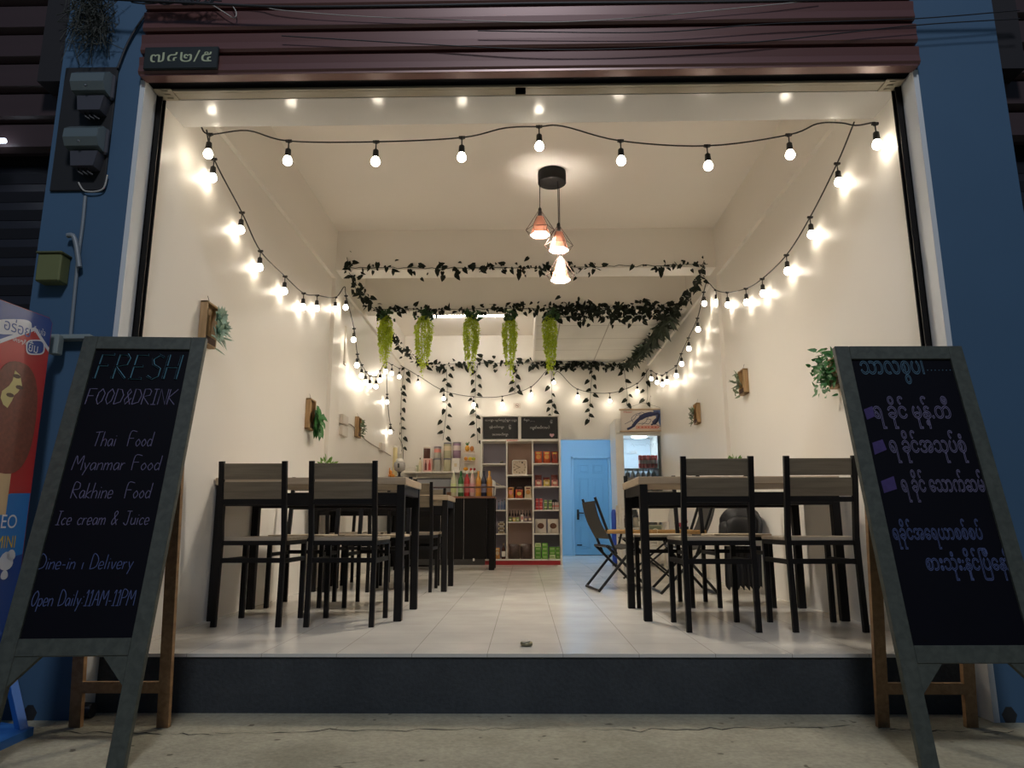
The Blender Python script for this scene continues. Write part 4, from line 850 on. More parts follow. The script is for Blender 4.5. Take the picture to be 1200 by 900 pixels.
for i, (x0, x1, lines, hrt) in enumerate(((L1+.012, xm-.024, (('သလျှာ ကွမ်းရည်ရွှေ လျှာ', .05, .97, .78, .93), ('မုန့်ဟင်းလျှာ', .18, .60, .46, .62), ('၆', .74, .80, .44, .64), ('အအေးဟိလျှာ', .26, .72, .10, .28)), 0), (xm+.024, R0-.012, (('ဒိမှာ', .06, .22, .78, .93), ('လျှော်ဖေါ်လေပါ', .24, .78, .40, .60), ('၆', .80, .86, .70, .86)), 1))):
    bd_ = MB().box(x0-sx_, x1-sx_, .008, .03, rz0[0]+.008, rz0[1]-.006); bo = bd_.build('chalk_panel', mat('panel_black', (.010, .009, .009, 1), .5), shf)
    k = MB(); W_, H_ = x1-x0, rz0[1]-rz0[0]-.014; O_ = Vector((x0-sx_, .0075, rz0[0]+.008))
    for body, a, b, c, d in lines: text_on(k, body, O_, Vector((1, 0, 0)), Vector((0, 0, 1)), .001, (a*W_, b*W_, c*H_, d*H_), True)
    for j in range(5): k.sphere(O_+Vector(((.84+.03*j if not hrt else .24+.03*j)*W_, 0, .80*H_)), .003, 5, 3)
    k.build('chalk_writing', m_chalk_w, bo)
    if hrt:
        pts = [];
        for j in range(26):
            t = 2*PI*j/26; pts.append(O_+Vector((.84*W_+.0026*16*math.sin(t)**3*.8, -.002, .15*H_+.0026*.75*(13*math.cos(t)-5*math.cos(2*t)-2*math.cos(3*t)-math.cos(4*t)))))
        k = MB(); k.prism(pts, (0, .0015, 0)); k.build('pink_heart', mat('chalk_pink', (.60, .36, .40, 1), .8), bo)
tg = MB().box(c1-.005-sx_, c1+.16-sx_, -.004, 0, z_hd-.016, z_hd+.016); tgo = tg.build('shelf_label', mat('label_pale', (.75, .60, .52, 1), .5), shf)
k = MB()
for j in range(9): k.box(c1+.006+.016*j-sx_, c1+.006+.016*j+.010-sx_, -.0055, -.004, z_hd-.006, z_hd+.007)
k.build('label_print', mat('label_red', (.50, .12, .10, 1), .5), tgo)

# goods
def bag(nm, label, cat, x, y, z, wd, ht, m, dm=None, group=None, dep=.06, accent=None):
    t = thing(nm, label, cat, (x, y, z), 0, group); k = MB(); nx, nz = 8, 8; g_ = [[], []]
    for side in (0, 1):
        for j in range(nz+1):
            for i in range(nx+1):
                u, v = i/nx, j/nz; b = (math.sin(PI*u)**.6)*(math.sin(PI*v)**.5)*dep/2; cr_ = .004*math.sin(9*u+5*v+side)
                g_[side].append(((u-.5)*wd*(1-.06*math.sin(PI*v)), (-b if side == 0 else b)+cr_*(b > .001), v*ht))
    q = lambda i, j: j*(nx+1)+i
    fs = [(q(i, j), q(i+1, j), q(i+1, j+1), q(i, j+1)) for i in range(nx) for j in range(nz)]
    k._add(g_[0], fs, True); k._add(g_[1], [f[::-1] for f in fs], True); k.build('packet', m, t)
    if accent:
        e = MB(); pts = [(wd*.30*math.cos(a), -dep/2-.004, ht*.52+ht*.20*math.sin(a)) for a in [2*PI*i/14 for i in range(14)]]; e.prism(pts, (0, .006, 0)); e.build('label_patch', accent, t)
        e = MB().box(-wd*.28, wd*.28, -dep/2-.002, -dep/2+.012, ht*.78, ht*.90); e.build('brand_band', dm or accent, t)
    return t
def can(nm, label, cat, x, y, z, r, h, m, group, band=None):
    t = thing(nm, label, cat, (x, y, z), 0, group)
    MB().lathe([(r*.86, 0), (r, .006), (r, h*.92), (r*.84, h)], n=14).build('can_body', m, t); MB().lathe([(r*.84, h), (r*.84, h+.003), (r*.76, h-.001), (0, h-.001)], n=14).build('can_lid', m_chrome, t)
    if band: MB().lathe([(r*1.01, h*.35), (r*1.01, h*.62)], n=14).build('can_band', band, t)
def carton(nm, label, cat, x, y, z, w_, h, d, m, group, patch=None):
    t = thing(nm, label, cat, (x, y, z), 0, group); MB().box(-w_/2, w_/2, 0, d, 0, h, .003).build('carton', m, t)
    if patch: MB().box(-w_*.34, w_*.34, -.0015, .001, h*.28, h*.72).build('label_patch', patch, t)
cm = lambda n, c, r=.4, **k: mat(n, (*c, 1), r, **k)
m_orng = cm('packet_orange', (.50, .085, .025), var=.5, scale=30); m_mar = cm('packet_maroon', (.18, .035, .025), var=.5, scale=30); m_pk = cm('packet_pink', (.62, .22, .19)); m_yl = cm('packet_yellow', (.60, .46, .10)); m_crm = cm('packet_cream', (.66, .55, .36)); m_snk = cm('packet_snack', (.60, .27, .06), var=.6, scale=25)
yp = YS+.06
def X_(px): return sp(px, 600, yp).x
zz = ZL[0]+.009
for i, (px, w_) in enumerate(((631.5, .105), (641.5, .105), (651, .095))): bag('snack_bag', 'red-orange crisp bag on the top right shelf, %s from its left' % ORD[i], 'snack bag', X_(px), yp+.02*i, zz, w_, .17, (m_orng, m_orng, cm('packet_red', (.32, .04, .02), var=.4, scale=30))[i], m_yl, 'crisp bags on the top right shelf', .07, (m_snk, m_snk, m_mar)[i])
zz = ZL[1]+.009
for i, (px, m) in enumerate(((631.3, m_pk), (641, m_yl), (650.5, m_pk))):
    bag('snack_packet', 'small %s packet in front on the second right shelf, %s from its left' % (('pink', 'yellow', 'pink')[i], ORD[i]), 'snack packet', X_(px), yp-.02, zz, .092, .085, m, m_mar, 'small packets on the second right shelf', .04, m_crm)
    bag('snack_bag', 'maroon bag standing behind the small packets, %s from the left' % ORD[i], 'snack bag', X_(px), yp+.10, zz, .095, (.165, .13, .165)[i], m_mar, None, 'maroon bags on the second right shelf', .06)
zz = ZL[2]+.009; m_cr = cm('can_red', (.45, .03, .04)); m_cg = cm('can_green', (.14, .27, .05)); m_cw = cm('tube_pale', (.62, .50, .46))
for i, px in enumerate((629.5, 634)):
    for j in range(2): can('drink_can', 'red can on the third right shelf, %s row, %s' % (('lower', 'upper')[j], ('at the left end', 'second from the left')[i]), 'can', X_(px), yp, zz+.076*j, .024, .075, m_cr, 'cans on the third right shelf', m_pk)
for i, px in enumerate((639.5, 645)):
    for j in range(2): can('drink_can', 'green can on the third right shelf, %s row, %s of the two' % (('lower', 'upper')[j], ('left', 'right')[i]), 'can', X_(px), yp, zz+.068*j, .022, .066 if j == 0 else .06, m_cg, 'cans on the third right shelf', m_crm)
for i, px in enumerate((648.5, 651.5, 654)): can('paste_tube', 'slim pale tube on the third right shelf, %s from the left' % ORD[i], 'tube', X_(px), yp, zz, .013, .10, m_cw, 'pale tubes on the third right shelf', m_pk)
t = thing('round_tin', 'round black tin propped behind the pale tubes', 'tin', (X_(650), yp+.09, zz)); k = MB(); k.prism([(.058*math.cos(a), 0, .09+.055*math.sin(a)) for a in [2*PI*i/24 for i in range(24)]], (0, .03, 0)); k.box(-.04, .04, .0, .03, 0, .05); k.build('tin_body', m_blackplastic, t); k = MB(); k.tube([(.050*math.cos(a), -.001, .09+.047*math.sin(a)) for a in [2*PI*i/24 for i in range(24)]], .004, 5, closed=True); k.build('tin_rim', cm('dark_rim', (.05, .04, .05)), t)
zz = ZL[3]+.009; m_clear = cm('clear_bag', (.62, .56, .48), .25); m_brn = cm('dried_food', (.13, .055, .03), .8, var=.7, scale=50)
for i, px in enumerate((633.5, 648)): bag('dried_food_bag', 'clear bag of brown dried food on the fourth right shelf, %s' % ('left of the two' if i == 0 else 'right of the two'), 'food bag', X_(px), yp, zz, .155, .195, m_clear, m_clear, 'clear bags on the fourth right shelf', .07, m_brn)
zz = zbase+.009; m_gr = cm('carton_green', (.12, .34, .03), var=.25, scale=20); m_pg = cm('carton_pale', (.55, .62, .34)); m_gl = cm('carton_lime', (.30, .44, .16))
for i, (px, n_, top_) in enumerate(((630, 4, 1), (638, 4, 0), (646.5, 3, 0), (653, 3, 0))):
    for j in range(n_):
        pale = top_ and j == n_-1 or (i == 2 and j == 0)
        carton('tea_carton', '%s carton on the bottom right shelf, %s column, %s from the bottom' % ('pale' if pale else 'green', ORD[i], ORD[j]), 'carton', X_(px), yp+.005*i-.02, zz+.0535*j, .082 if i < 3 else .055, .052, .10, m_pg if pale else m_gr, 'cartons on the bottom right shelf', m_gl)
# centre column
zz = ZC[0]+.009; ck = thing('square_clock', 'square cream desk clock in the middle column of the display shelf', 'clock', (X_(609), yp+.02, zz))
hw_ = .107; k = MB(); rr = .03
def rsq(h, r, y, cz): return [(sxx*(h-r)+r*math.cos(a), y, cz+szz*(h-r)+r*math.sin(a)) for sxx, szz, a0 in ((1, 1, 0), (-1, 1, PI/2), (-1, -1, PI), (1, -1, 1.5*PI)) for a in (a0, a0+PI/6, a0+PI/3, a0+PI/2)]
k.prism(rsq(hw_, .03, 0, hw_), (0, .045, 0)); k.build('clock_case', m_white, ck)
k = MB(); k.prism(rsq(hw_-.012, .022, -.002, hw_), (0, .004, 0)); k.build('clock_face', cm('face_cream', (.56, .45, .33)), ck)
k = MB(); rim = rsq(hw_-.008, .026, -.004, hw_); k.tube(rim, .005, 5, closed=True); k.build('clock_rim', m_white, ck)
k = MB()
for n_ in range(1, 13):
    a = PI/2-n_*PI/6; text_on(k, str(n_), Vector((.078*math.cos(a), -.004, hw_+.078*math.sin(a))), Vector((1, 0, 0)), Vector((0, 0, 1)), 0, (-.010, .010, -.010, .010))
k.build('clock_numerals', m_black, ck)
k = MB().bar((.008, -.005, hw_-.004), (-.048, -.005, hw_+.027), .006, .002, (0, 1, 0)); k.build('hour_hand', m_black, ck)
k = MB().bar((.012, -.006, hw_+.006), (-.066, -.006, hw_-.034), .004, .002, (0, 1, 0)); k.build('minute_hand', m_black, ck)
zz = ZC[1]+.009
for i, (px, w_, h_) in enumerate(((598.5, .085, .15), (608.5, .105, .12), (619, .10, .16))): bag('snack_pouch', 'orange and cream snack pouch on the second middle shelf, %s from its left' % ORD[i], 'snack pouch', X_(px), yp, zz, w_, h_, (m_snk, m_orng, m_crm)[i], m_mar, 'snack pouches in the middle column', .06, (m_pk, m_yl, m_snk)[i])
for i, px in enumerate((600, 609, 619.5)): can('dark_jar', 'dark lidded jar behind the snack pouches, %s from the left' % ORD[i], 'jar', X_(px), yp+.12, zz, .042, .175 if i == 2 else .155, cm('jar_dark', (.06, .03, .035)), 'dark jars in the middle column', cm('jar_purple', (.13, .04, .09)))
zz = ZC[2]+.009
def bottle(nm, label, x, y, z, r, h, m, capm, group, band=None, neck=.35):
    t = thing(nm, label, 'bottle', (x, y, z), 0, group); hb_ = h*.68
    MB().lathe([(r*.9, 0), (r, .005), (r, hb_*.85), (r*.88, hb_), (r*neck, hb_+h*.14), (r*neck, h*.90), (0, h*.90)], n=14).build('bottle_body', m, t)
    MB().lathe([(r*neck*1.15, h*.88), (r*neck*1.15, h), (0, h)], n=12).build('bottle_cap', capm, t)
    if band: MB().lathe([(r*1.015, hb_*.22), (r*1.015, hb_*.72)], n=14).build('bottle_label', band, t)
for i in range(8): bottle('sauce_bottle', 'slim dark bottle at the back of the third middle shelf, %s from the left' % ORD[i], X_(597.3+3.35*i), yp+.06, zz, .0145, .155, cm('bottle_plum', (.035, .015, .022), .25), m_blackplastic, 'dark bottles in the middle column', cm('bottle_tag', (.22, .13, .14)))
for i, (px, m) in enumerate(((598, m_cg), (602.6, m_yl), (606.6, m_gl))): carton('small_box', 'small %s box in front of the dark bottles, %s from the left' % (('green', 'yellow', 'lime')[i], ORD[i]), 'box', X_(px), yp-.02, zz, .042, .055, .05, m, 'small boxes in the middle column', m_crm)
carton('white_box', 'upright white box among the dark bottles on the third middle shelf', 'box', X_(611.8), yp-.02, zz, .036, .095, .04, m_white, None, m_pk)
for i, px in enumerate((616, 621)): carton('grey_box', 'small grey-mauve box in front of the dark bottles, %s of the two' % ('left' if i == 0 else 'right'), 'box', X_(px), yp-.02, zz, .048, .06, .05, cm('box_mauve', (.20, .14, .18)), 'mauve boxes in the middle column', m_crm)
zz = zbase+.009; m_dk = cm('dark_grain_bag', (.085, .05, .038), .35, var=.9, scale=45)
for i, px in enumerate((602.5, 616)): bag('grain_bag', 'large bag of dark dried food at the bottom of the middle column, %s' % ('left one' if i == 0 else 'right one'), 'food bag', X_(px), yp, zz, .155, .20, m_dk, m_clear, 'large bags at the bottom of the middle column', .09)
# left column
zz = ZL[0]+.009; t = thing('small_bell', 'small dark dome ornament on the top left shelf', 'ornament', (X_(588), yp, zz)); MB().lathe([(.030, 0), (.030, .012), (0, .012)], n=14).build('foot', m_blackplastic, t); MB().lathe([(.026, .016), (.022, .032), (.010, .042), (0, .044)], n=14).build('dome', cm('dull_brass', (.16, .14, .11)), t)
zz = ZL[1]+.009; t = thing('paper_stack', 'loose pale papers lying on the second left shelf', 'papers', (X_(585), yp, zz)); k = MB(); k.box(-.09, .07, 0, .2, 0, .012); k.build('sheets', m_white, t); k = MB(); k.bar((-.10, .02, .075), (.02, .02, .016), .12, .006, (0, 0, 1)); k.build('curled_sheet', m_crm, t)
zz = ZL[2]+.009
for i, px in enumerate((584.5, 588, 591)): bottle('blue_bottle', 'blue-grey bottle on the third left shelf, %s from the left' % ORD[i], X_(px), yp+.02*i, zz, .016, (.12, .14, .15)[i], cm('bottle_bluegrey', (.16, .21, .31), .3), m_blackplastic, 'blue-grey bottles on the third left shelf', cm('tag_blue', (.10, .14, .28)))
zz = ZL[3]+.009
for j in range(6): carton('flat_pack', 'flat pack in the pile on the fourth left shelf, %s from the bottom' % ORD[j], 'pack', X_(587.5+(j % 2)*.4), yp, zz+.028*j, .085, .026, .10, (cm('pack_dark', (.09, .06, .045)) if j % 2 else m_crm), 'pile on the fourth left shelf', m_white if j % 2 else m_dk)
zz = zbase+.009; bag('food_pouch', 'orange food pouch at the bottom of the left column', 'food pouch', X_(583), yp, zz, .07, .15, m_snk, m_crm, None, .05, m_crm)
bottle('brown_bottle', 'brown bottle with a white label at the bottom of the left column', X_(590), yp, zz, .027, .21, cm('bottle_brown', (.07, .02, .015), .2), cm('cap_gold', (.5, .4, .25)), None, m_white)

# ================================================================== COUNTER
YC = 5.62; cx1 = AT(580, 620, Y=YC).x; cx0 = -1.62; zc_ = AT(550, 581.5, Y=YC).z; zr_ = AT(550, 571, Y=YC).z
ctr = thing('serving_counter', 'black serving counter with a thin raised rail near the left wall', 'counter', ((cx0+cx1)/2, YC, 0)); co_ = (cx0+cx1)/2; ha = (cx1-cx0)/2
m_cblack = mat('counter_black', (.007, .006, .006, 1), .5, var=.3, scale=3, spec=.15)
MB().box(-ha, ha, 0, .50, zc_-.025, zc_, .003).build('counter_top', mat('counter_edge', (.20, .085, .045, 1), .4), ctr)
n_p = 4; wp = (2*ha-.10)/n_p
for i in range(n_p): MB().box(-ha+.005+wp*i, -ha+wp*(i+1)-.001, .02, .045, .13, zc_-.025, .004).build('front_panel', m_cblack, ctr)
for sx2, yy in ((-1, .03), (1, .03), (-1, .45), (1, .45)): MB().cbox((sx2*(ha-.04), yy, (zc_-.025)/2), (.065, .05, zc_-.025), .003).build('leg', m_cblack, ctr)
MB().box(ha-.10, ha-.02, .04, .46, .13, zc_-.025).build('end_panel', m_cblack, ctr)
k = MB(); k.tube([(-ha+.01, .0, zr_), (ha-.01, .0, zr_), (ha-.01, .05, zr_)], .0085, 8); k.build('guard_rail', mat('rail_dark', (.045, .014, .012, 1), .4), ctr)
for x in (-ha+.012, 0, ha-.012): MB().tube([(x, .0, zc_-.002), (x, .0, zr_)], .006, 8).build('rail_post', mat('rail_dark', (.045, .014, .012, 1), .4), ctr)
MB().box(-ha+.1, ha-.12, .02, .03, .06, .13).build('kick_board', cm('kick_grey', (.035, .032, .03)), ctr)
MB().cbox((AT(555, 655, Y=YC).x-co_, .012, AT(555, 656, Y=YC).z), (.022, .02, .03), .003).build('plug', m_white, ctr)
BT = [(531.5, (.60, .60, .42), (.55, .62, .30)), (540, (.03, .13, .03), (.35, .5, .3)), (547, (.42, .03, .035), (.5, .12, .12)), (553.5, (.62, .42, .40), (.6, .3, .32)), (560.5, (.62, .29, .05), (.6, .25, .05)), (567, (.022, .025, .06), (.2, .2, .3)), (573.5, (.55, .25, .035), (.5, .2, .04))]
BN = ('pale green', 'dark green', 'red', 'pale pink', 'amber', 'navy', 'orange')
for i, (px, c, c2_) in enumerate(BT):
    x = AT(px, 575, Y=YC+.10).x; h_ = AT(px, 552 if i not in (0, 3) else 551, Y=YC+.10).z-zc_-.001
    bottle('syrup_bottle', '%s syrup bottle on the counter, %s from the left' % (BN[i], ORD[i]), x, YC+.10, zc_+.001, .0355, h_, cm('syrup_%d' % i, c, .15), (cm('cap_white', (.7, .68, .6)) if i in (0, 2, 3) else cm('cap_green', (.02, .10, .03)) if i == 1 else cm('cap_dark', (.03, .03, .05)) if i == 5 else cm('cap_orange', (.62, .3, .05))), 'syrup bottles on the counter', cm('syrup_label_%d' % i, c2_), .38)
x = AT(571, 560, Y=YC+.33).x; rc = thing('rice_cooker', 'white rice cooker behind the syrup bottles at the counter end', 'rice cooker', (x-.02, YC+.35, zc_+.001))
MB().lathe([(.10, 0), (.125, .03), (.13, .15), (.125, .165), (0, .165)], n=24).build('cooker_body', m_white, rc); MB().lathe([(.125, .166), (.12, .20), (.08, .225), (0, .235)], n=24).build('cooker_lid', mat('appliance_white', (.8, .78, .74, 1), .3), rc); MB().cbox((0, -.12, .08), (.06, .03, .06), .004).build('control_panel', m_blackplastic, rc)
cs = thing('display_case', 'grey countertop glass case with a black top edge', 'display case', (AT(510, 570, Y=YC+.3).x, YC+.3, zc_+.001))
hx_ = AT(530, 570, Y=YC+.3).x-cs.location.x; hz_ = AT(510, 561, Y=YC+.3).z-zc_
MB().box(-hx_, hx_, -.10, .10, 0, hz_-.012, .004).build('case_body', mat('case_grey', (.30, .31, .33, 1), .2), cs); MB().box(-hx_-.004, hx_+.004, -.105, .105, hz_-.012, hz_, .002).build('top_edge', m_black, cs)
for i in range(2):
    k = MB(); k.lathe([(.05, .01), (.055, .05), (.05, .055), (0, .05)], (-.05+.13*i, -.13+.0, 0), 14)
    tag(k.build('food_tub', cm('tub_brown', (.22, .11, .06)), None, (cs.location.x+.14, cs.location.y-.04, zc_+.001)), 'brown food tub on the counter, %s of the two' % ('left' if i == 0 else 'right'), 'tub', 'food tubs on the counter')
# cabinet in the back left corner with oranges and drinks machine
zk = AT(455, 560.5, Y=6.5).z
kb = thing('low_cabinet', 'dark cabinet in the back left corner carrying the oranges', 'cabinet', (-1.55, 6.38, 0)); MB().box(-.26, .30, 0, .45, 0, zk-.02, .003).build('body', m_cblack, kb); MB().box(-.28, .32, -.02, .46, zk-.02, zk, .003).build('worktop', mat('worktop_pale', (.45, .40, .32, 1), .4), kb)
for i in range(2): d_ = MB().box(-.255+.277*i, .015+.277*i, -.018, -.001, .06, zk-.04, .003).build('door', m_cblack, kb); MB().cbox((-.01+.04*i, -.025, zk*.6), (.012, .016, .10), .002).build('handle', m_chrome, d_)
random.seed(5); m_or = cm('orange_peel', (.70, .26, .03), .5); oc = AT(454.5, 560, Y=6.46)
pos = [(x, y, 0) for x in (-.055, .0, .055) for y in (-.035, .035)]+[(-.028, 0, .048), (.028, 0, .048), (0, 0, .092)]
for i, (x, y, z) in enumerate(pos):
    o = MB().sphere((0, 0, .029), .029, 12, 8).build('orange', m_or, None, (oc.x+x*1.06, 6.46+y*1.05, zk+.001+z)); tag(o, 'orange in the small pile on the back left cabinet', 'orange', 'oranges in the pile')
jd = thing('juice_dispenser', 'clear domed juice machine on a black foot beside the oranges', 'drinks machine', (AT(468, 556, Y=6.50).x, 6.50, zk+.001))
k = MB().lathe([(.062, 0), (.065, .015), (.05, .022), (0, .022)], n=18); k.build('foot', m_blackplastic, jd); MB().lathe([(.022, .02), (.016, .06), (.03, .085), (0, .085)], n=14).build('stem', m_blackplastic, jd)
MB().lathe([(.03, .086), (.072, .11), (.082, .16), (.072, .21), (.05, .225), (0, .225)], n=20).build('bowl', mat('smoked_bowl', (.38, .36, .34, 1), .1), jd); MB().cbox((.0, -.082, .165), (.024, .02, .06), .004).build('tap', m_blackplastic, jd); MB().lathe([(.05, .226), (.045, .262), (0, .265)], n=18).build('lid', m_white, jd)
k = thing('cream_canister', 'tall cream canister standing behind the juice machine', 'canister', (AT(462.5, 540, Y=6.72).x, 6.72, zk+.001)); MB().lathe([(.036, 0), (.036, .42), (.030, .44), (0, .44)], n=16).build('canister_body', cm('canister_cream', (.62, .52, .28)), k); MB().lathe([(.032, .441), (.030, .47), (0, .47)], n=16).build('canister_lid', m_white, k)
k = thing('white_cup_holder', 'white cup dispenser on the wall above the juice machine', 'cup dispenser', (AT(466.5, 528, Y=YB-.06).x, YB-.05, AT(468.5, 528, Y=YB-.05).z)); MB().lathe([(.045, -.05), (.05, .02), (.04, .06), (0, .06)], n=16).build('cup', m_white, k); MB().cbox((0, .0, -.0), (.11, .012, .018), .002).build('holder_ring', m_blackplastic, k)

# ================================================================== WALL SHELF WITH JARS
zs_ = AT(520, 552.5, Y=6.98).z; xs0, xs1 = AT(473, 553, Y=6.98).x, AT(558.5, 553, Y=6.98).x
ws = thing('wall_shelf', 'long white wall shelf on the back wall left of the display shelf', 'shelf', ((xs0+xs1)/2, 6.98, zs_-.02)); hs = (xs1-xs0)/2
MB().box(-hs, hs, 0, YB-6.98, 0, .02, .003).build('board', m_white, ws)
for x in (-hs*.7, hs*.7): MB().prism([(x, .06, 0), (x, .215, 0), (x, .215, -.14)], (.015, 0, 0)).build('bracket', m_white, ws)
YJ = 7.06
def jx(px): return AT(px, 545, Y=YJ).x
def jz(py): return AT(520, py, Y=YJ).z
zj = zs_+.001; m_jl = mat('jar_lid_grey', (.16, .15, .17, 1), .35)
def jar(label, px, zb, zt, r, c, lidm=m_jl, band=None, name='storage_jar', n=16):
    t = thing(name, label, 'jar', (jx(px), YJ, zb), 0, 'jars on the wall shelf'); h = zt-zb
    MB().lathe([(r*.92, 0), (r, .006), (r, h-.025), (r*.9, h-.018), (0, h-.018)], n=n).build('jar_body', cm('jar_%d' % px, c, .15), t); MB().lathe([(r*1.04, h-.022), (r*1.04, h), (0, h)], n=n).build('jar_lid', lidm, t)
    if band: MB().lathe([(r*1.01, h*.48), (r*1.01, h*.78)], n=n).build('jar_label', band, t)
zm = jz(537)
t = thing('white_basket', 'low white wire basket at the left end of the wall shelf', 'basket', (jx(481), YJ, zj)); k = MB()
for z in (.005, .035, .065): k.tube([(-.085, -.06, z), (.085, -.06, z), (.085, .06, z), (-.085, .06, z)], .003, 5, closed=True)
for i in range(9):
    for yy in (-.06, .06): k.tube([(-.085+.02125*i, yy, .005), (-.085+.02125*i, yy, .065)], .002, 4)
    k.tube([(-.085+.02125*i, -.06, .005), (-.085+.02125*i, .06, .005)], .002, 4)
k.build('wire_frame', m_white, t); MB().box(-.075, .075, -.05, .05, .008, .05).build('folded_cloth', m_white, t)
t = thing('green_cup', 'small greenish cup behind the white basket', 'cup', (jx(489), YJ+.09, zj)); MB().lathe([(.025, 0), (.035, .10), (.032, .10), (.024, .01), (0, .01)], n=14).build('cup_body', cm('cup_green', (.36, .40, .27)), t)
bottle('cream_bottle', 'cream bottle with a dark cap on the wall shelf', jx(492.5), YJ-.02, zj, .021, jz(536.5)-zj, cm('bottle_cream', (.62, .56, .38)), m_blackplastic, None)
t = thing('red_drink_box', 'pale pink box printed with two bottles on the wall shelf', 'box', (jx(501.5), YJ, zj)); h_ = jz(537.5)-zj; MB().box(-.062, .062, -.05, .05, 0, h_, .003).build('box_body', cm('box_pink', (.66, .40, .34)), t)
for i, c in enumerate(((.13, .025, .02), (.45, .04, .04))): k = MB(); x = -.025+.055*i; k.prism([(x-.018, -.0525, .02), (x+.018, -.0525, .02), (x+.016, -.0525, h_*.55), (x+.006, -.0525, h_*.72), (x+.006, -.0525, h_*.88), (x-.006, -.0525, h_*.88), (x-.006, -.0525, h_*.72), (x-.016, -.0525, h_*.55)], (0, .003, 0)); k.build('printed_bottle', cm('print_bottle_%d' % i, c), t)
jar('small dark brown jar stacked on the pink box', 500, zj+h_+.001, jz(524), .050, (.10, .04, .03), cm('lid_clear', (.55, .45, .38)), None)
jar('clear jar at the bottom, left of the three stacked columns', 512.5, zj, zm-.004, .054, (.40, .38, .33)); jar('jar with pink label on top of the clear jar', 512.6, zm-.002, jz(523.5), .052, (.58, .46, .42), m_jl, m_pk)
jar('pale green jar at the bottom, middle of the three stacked columns', 524, zj, zm-.004, .054, (.46, .43, .28)); jar('brown jar with cream label on the pale green jar', 524.2, zm-.002, jz(519), .056, (.22, .12, .08), m_jl, m_crm)
t = thing('white_box', 'plain white box under the mauve jar on the wall shelf', 'box', (jx(534.2), YJ, zj)); MB().box(-.055, .055, -.05, .05, 0, zm-zj-.004, .003).build('box_body', m_white, t); MB().box(-.02, .02, -.052, -.049, (zm-zj)*.35, (zm-zj)*.6).build('box_print', m_crm, t)
jar('mauve jar with pale label standing on the white box', 535.2, zm-.002, jz(518.5), .056, (.30, .19, .28), m_jl, cm('jar_tag', (.62, .52, .5)))
# fruit stand of three trays
fs_ = thing('fruit_stand', 'slim three-tier fruit stand at the right end of the wall shelf', 'stand', (jx(549.5), YJ, zj))
zt3 = [0.012, jz(540)-zj, jz(529.5)-zj]
for i, z in enumerate(zt3): MB().box(-.075, .085, -.05, .05, z-.008, z, .002).build('tray', cm('tray_cream', (.70, .56, .42)), fs_)
for x in (-.07, .08): MB().tube([(x, .045, 0), (x, .045, zt3[2]+.02)], .005, 6).build('post', m_white, fs_)
def fruit(nm, label, px, i, geo, m, leafm=None):
    o = thing(nm, label, 'fruit', (jx(px), YJ-.01, zj+zt3[i]+.001)); geo(o)
pn = thing('pineapple', 'small pineapple on the top tier of the fruit stand', 'fruit', (jx(547.5), YJ-.01, zj+zt3[2]+.001)); MB().sphere((0, 0, .045), .035, 12, 8, (1, 1, 1.3)).build('pineapple_body', cm('pineapple_skin', (.60, .30, .03), .6, var=.5, scale=60), pn)
k = MB()
for j in range(18): a = random.random()*6.28; k.leaf((0, 0, .085), (.5*math.cos(a), .5*math.sin(a), random.uniform(.5, 1.4)), (-math.sin(a), math.cos(a), 0), random.uniform(.04, .07), .25)
k.build('crown_leaves', m_leafgreen, pn)
for nm, lab, px, tr, r, c, sc in (('papaya', 'orange-brown fruit beside the pineapple on the stand', 553, 2, .034, (.45, .17, .03), (.9, .9, 1.2)), ('orange', 'orange at the left of the middle tier', 546, 1, .028, (.70, .28, .03), (1, 1, 1)), ('lemon', 'yellow lemon in the centre of the middle tier', 551, 1, .026, (.72, .55, .04), (1.2, 1, 1)), ('lime_fruit', 'yellow-green fruit at the right of the middle tier', 555, 1, .024, (.48, .50, .05), (1.2, 1, 1)), ('mango', 'amber mango at the left of the bottom tier', 546, 0, .028, (.72, .34, .02), (1.3, 1, .9)), ('strawberry', 'red fruit on the bottom tier, centre', 552, 0, .020, (.50, .03, .02), (1, 1, 1)), ('cherry', 'red fruit on the bottom tier, right end', 556, 0, .020, (.42, .02, .03), (1, 1, 1))):
    o = MB().sphere((0, 0, r*sc[2]), r, 12, 8, sc).build(nm, cm('fruit_'+nm, c, .4), None, (jx(px), YJ-.015, zj+zt3[tr]+.001)); tag(o, lab, 'fruit', 'fruit on the stand')

# ================================================================== FRIDGE AND POSTER
YFR = 6.52; fx0, fx1 = AT(724, 600, Y=YFR).x, min(AT(783.5, 600, Y=YFR).x, A-.005); fz = AT(750, 504, Y=YFR).z+.16
fr = thing('display_fridge', 'tall white glass-door drinks fridge in the back right corner', 'fridge', ((fx0+fx1)/2, YFR, 0)); fo = (fx0+fx1)/2; hf = (fx1-fx0)/2
m_fw = mat('fridge_white', (.72, .70, .66, 1), .35); m_fin = mat('fridge_inside', (.62, .74, .84, 1), .4)
g0, g1 = AT(731.5, 540, Y=YFR).x-fo, AT(779.5, 540, Y=YFR).x-fo; gz1 = AT(750, 510.5, Y=YFR).z; gz0 = .38
for a, b in ((-hf, -hf+.04), (hf-.04, hf)): MB().box(a, b, .04, .62, .06, fz, .004).build('side_panel', m_fw, fr)
MB().box(-hf+.04, hf-.04, .59, .62, .06, fz).build('back_panel', m_fin, fr); MB().box(-hf+.04, hf-.04, .04, .62, gz1+.02, fz, .003).build('top_box', m_fw, fr); MB().box(-hf+.04, hf-.04, .04, .62, .06, gz0-.03).build('base_box', m_fw, fr)
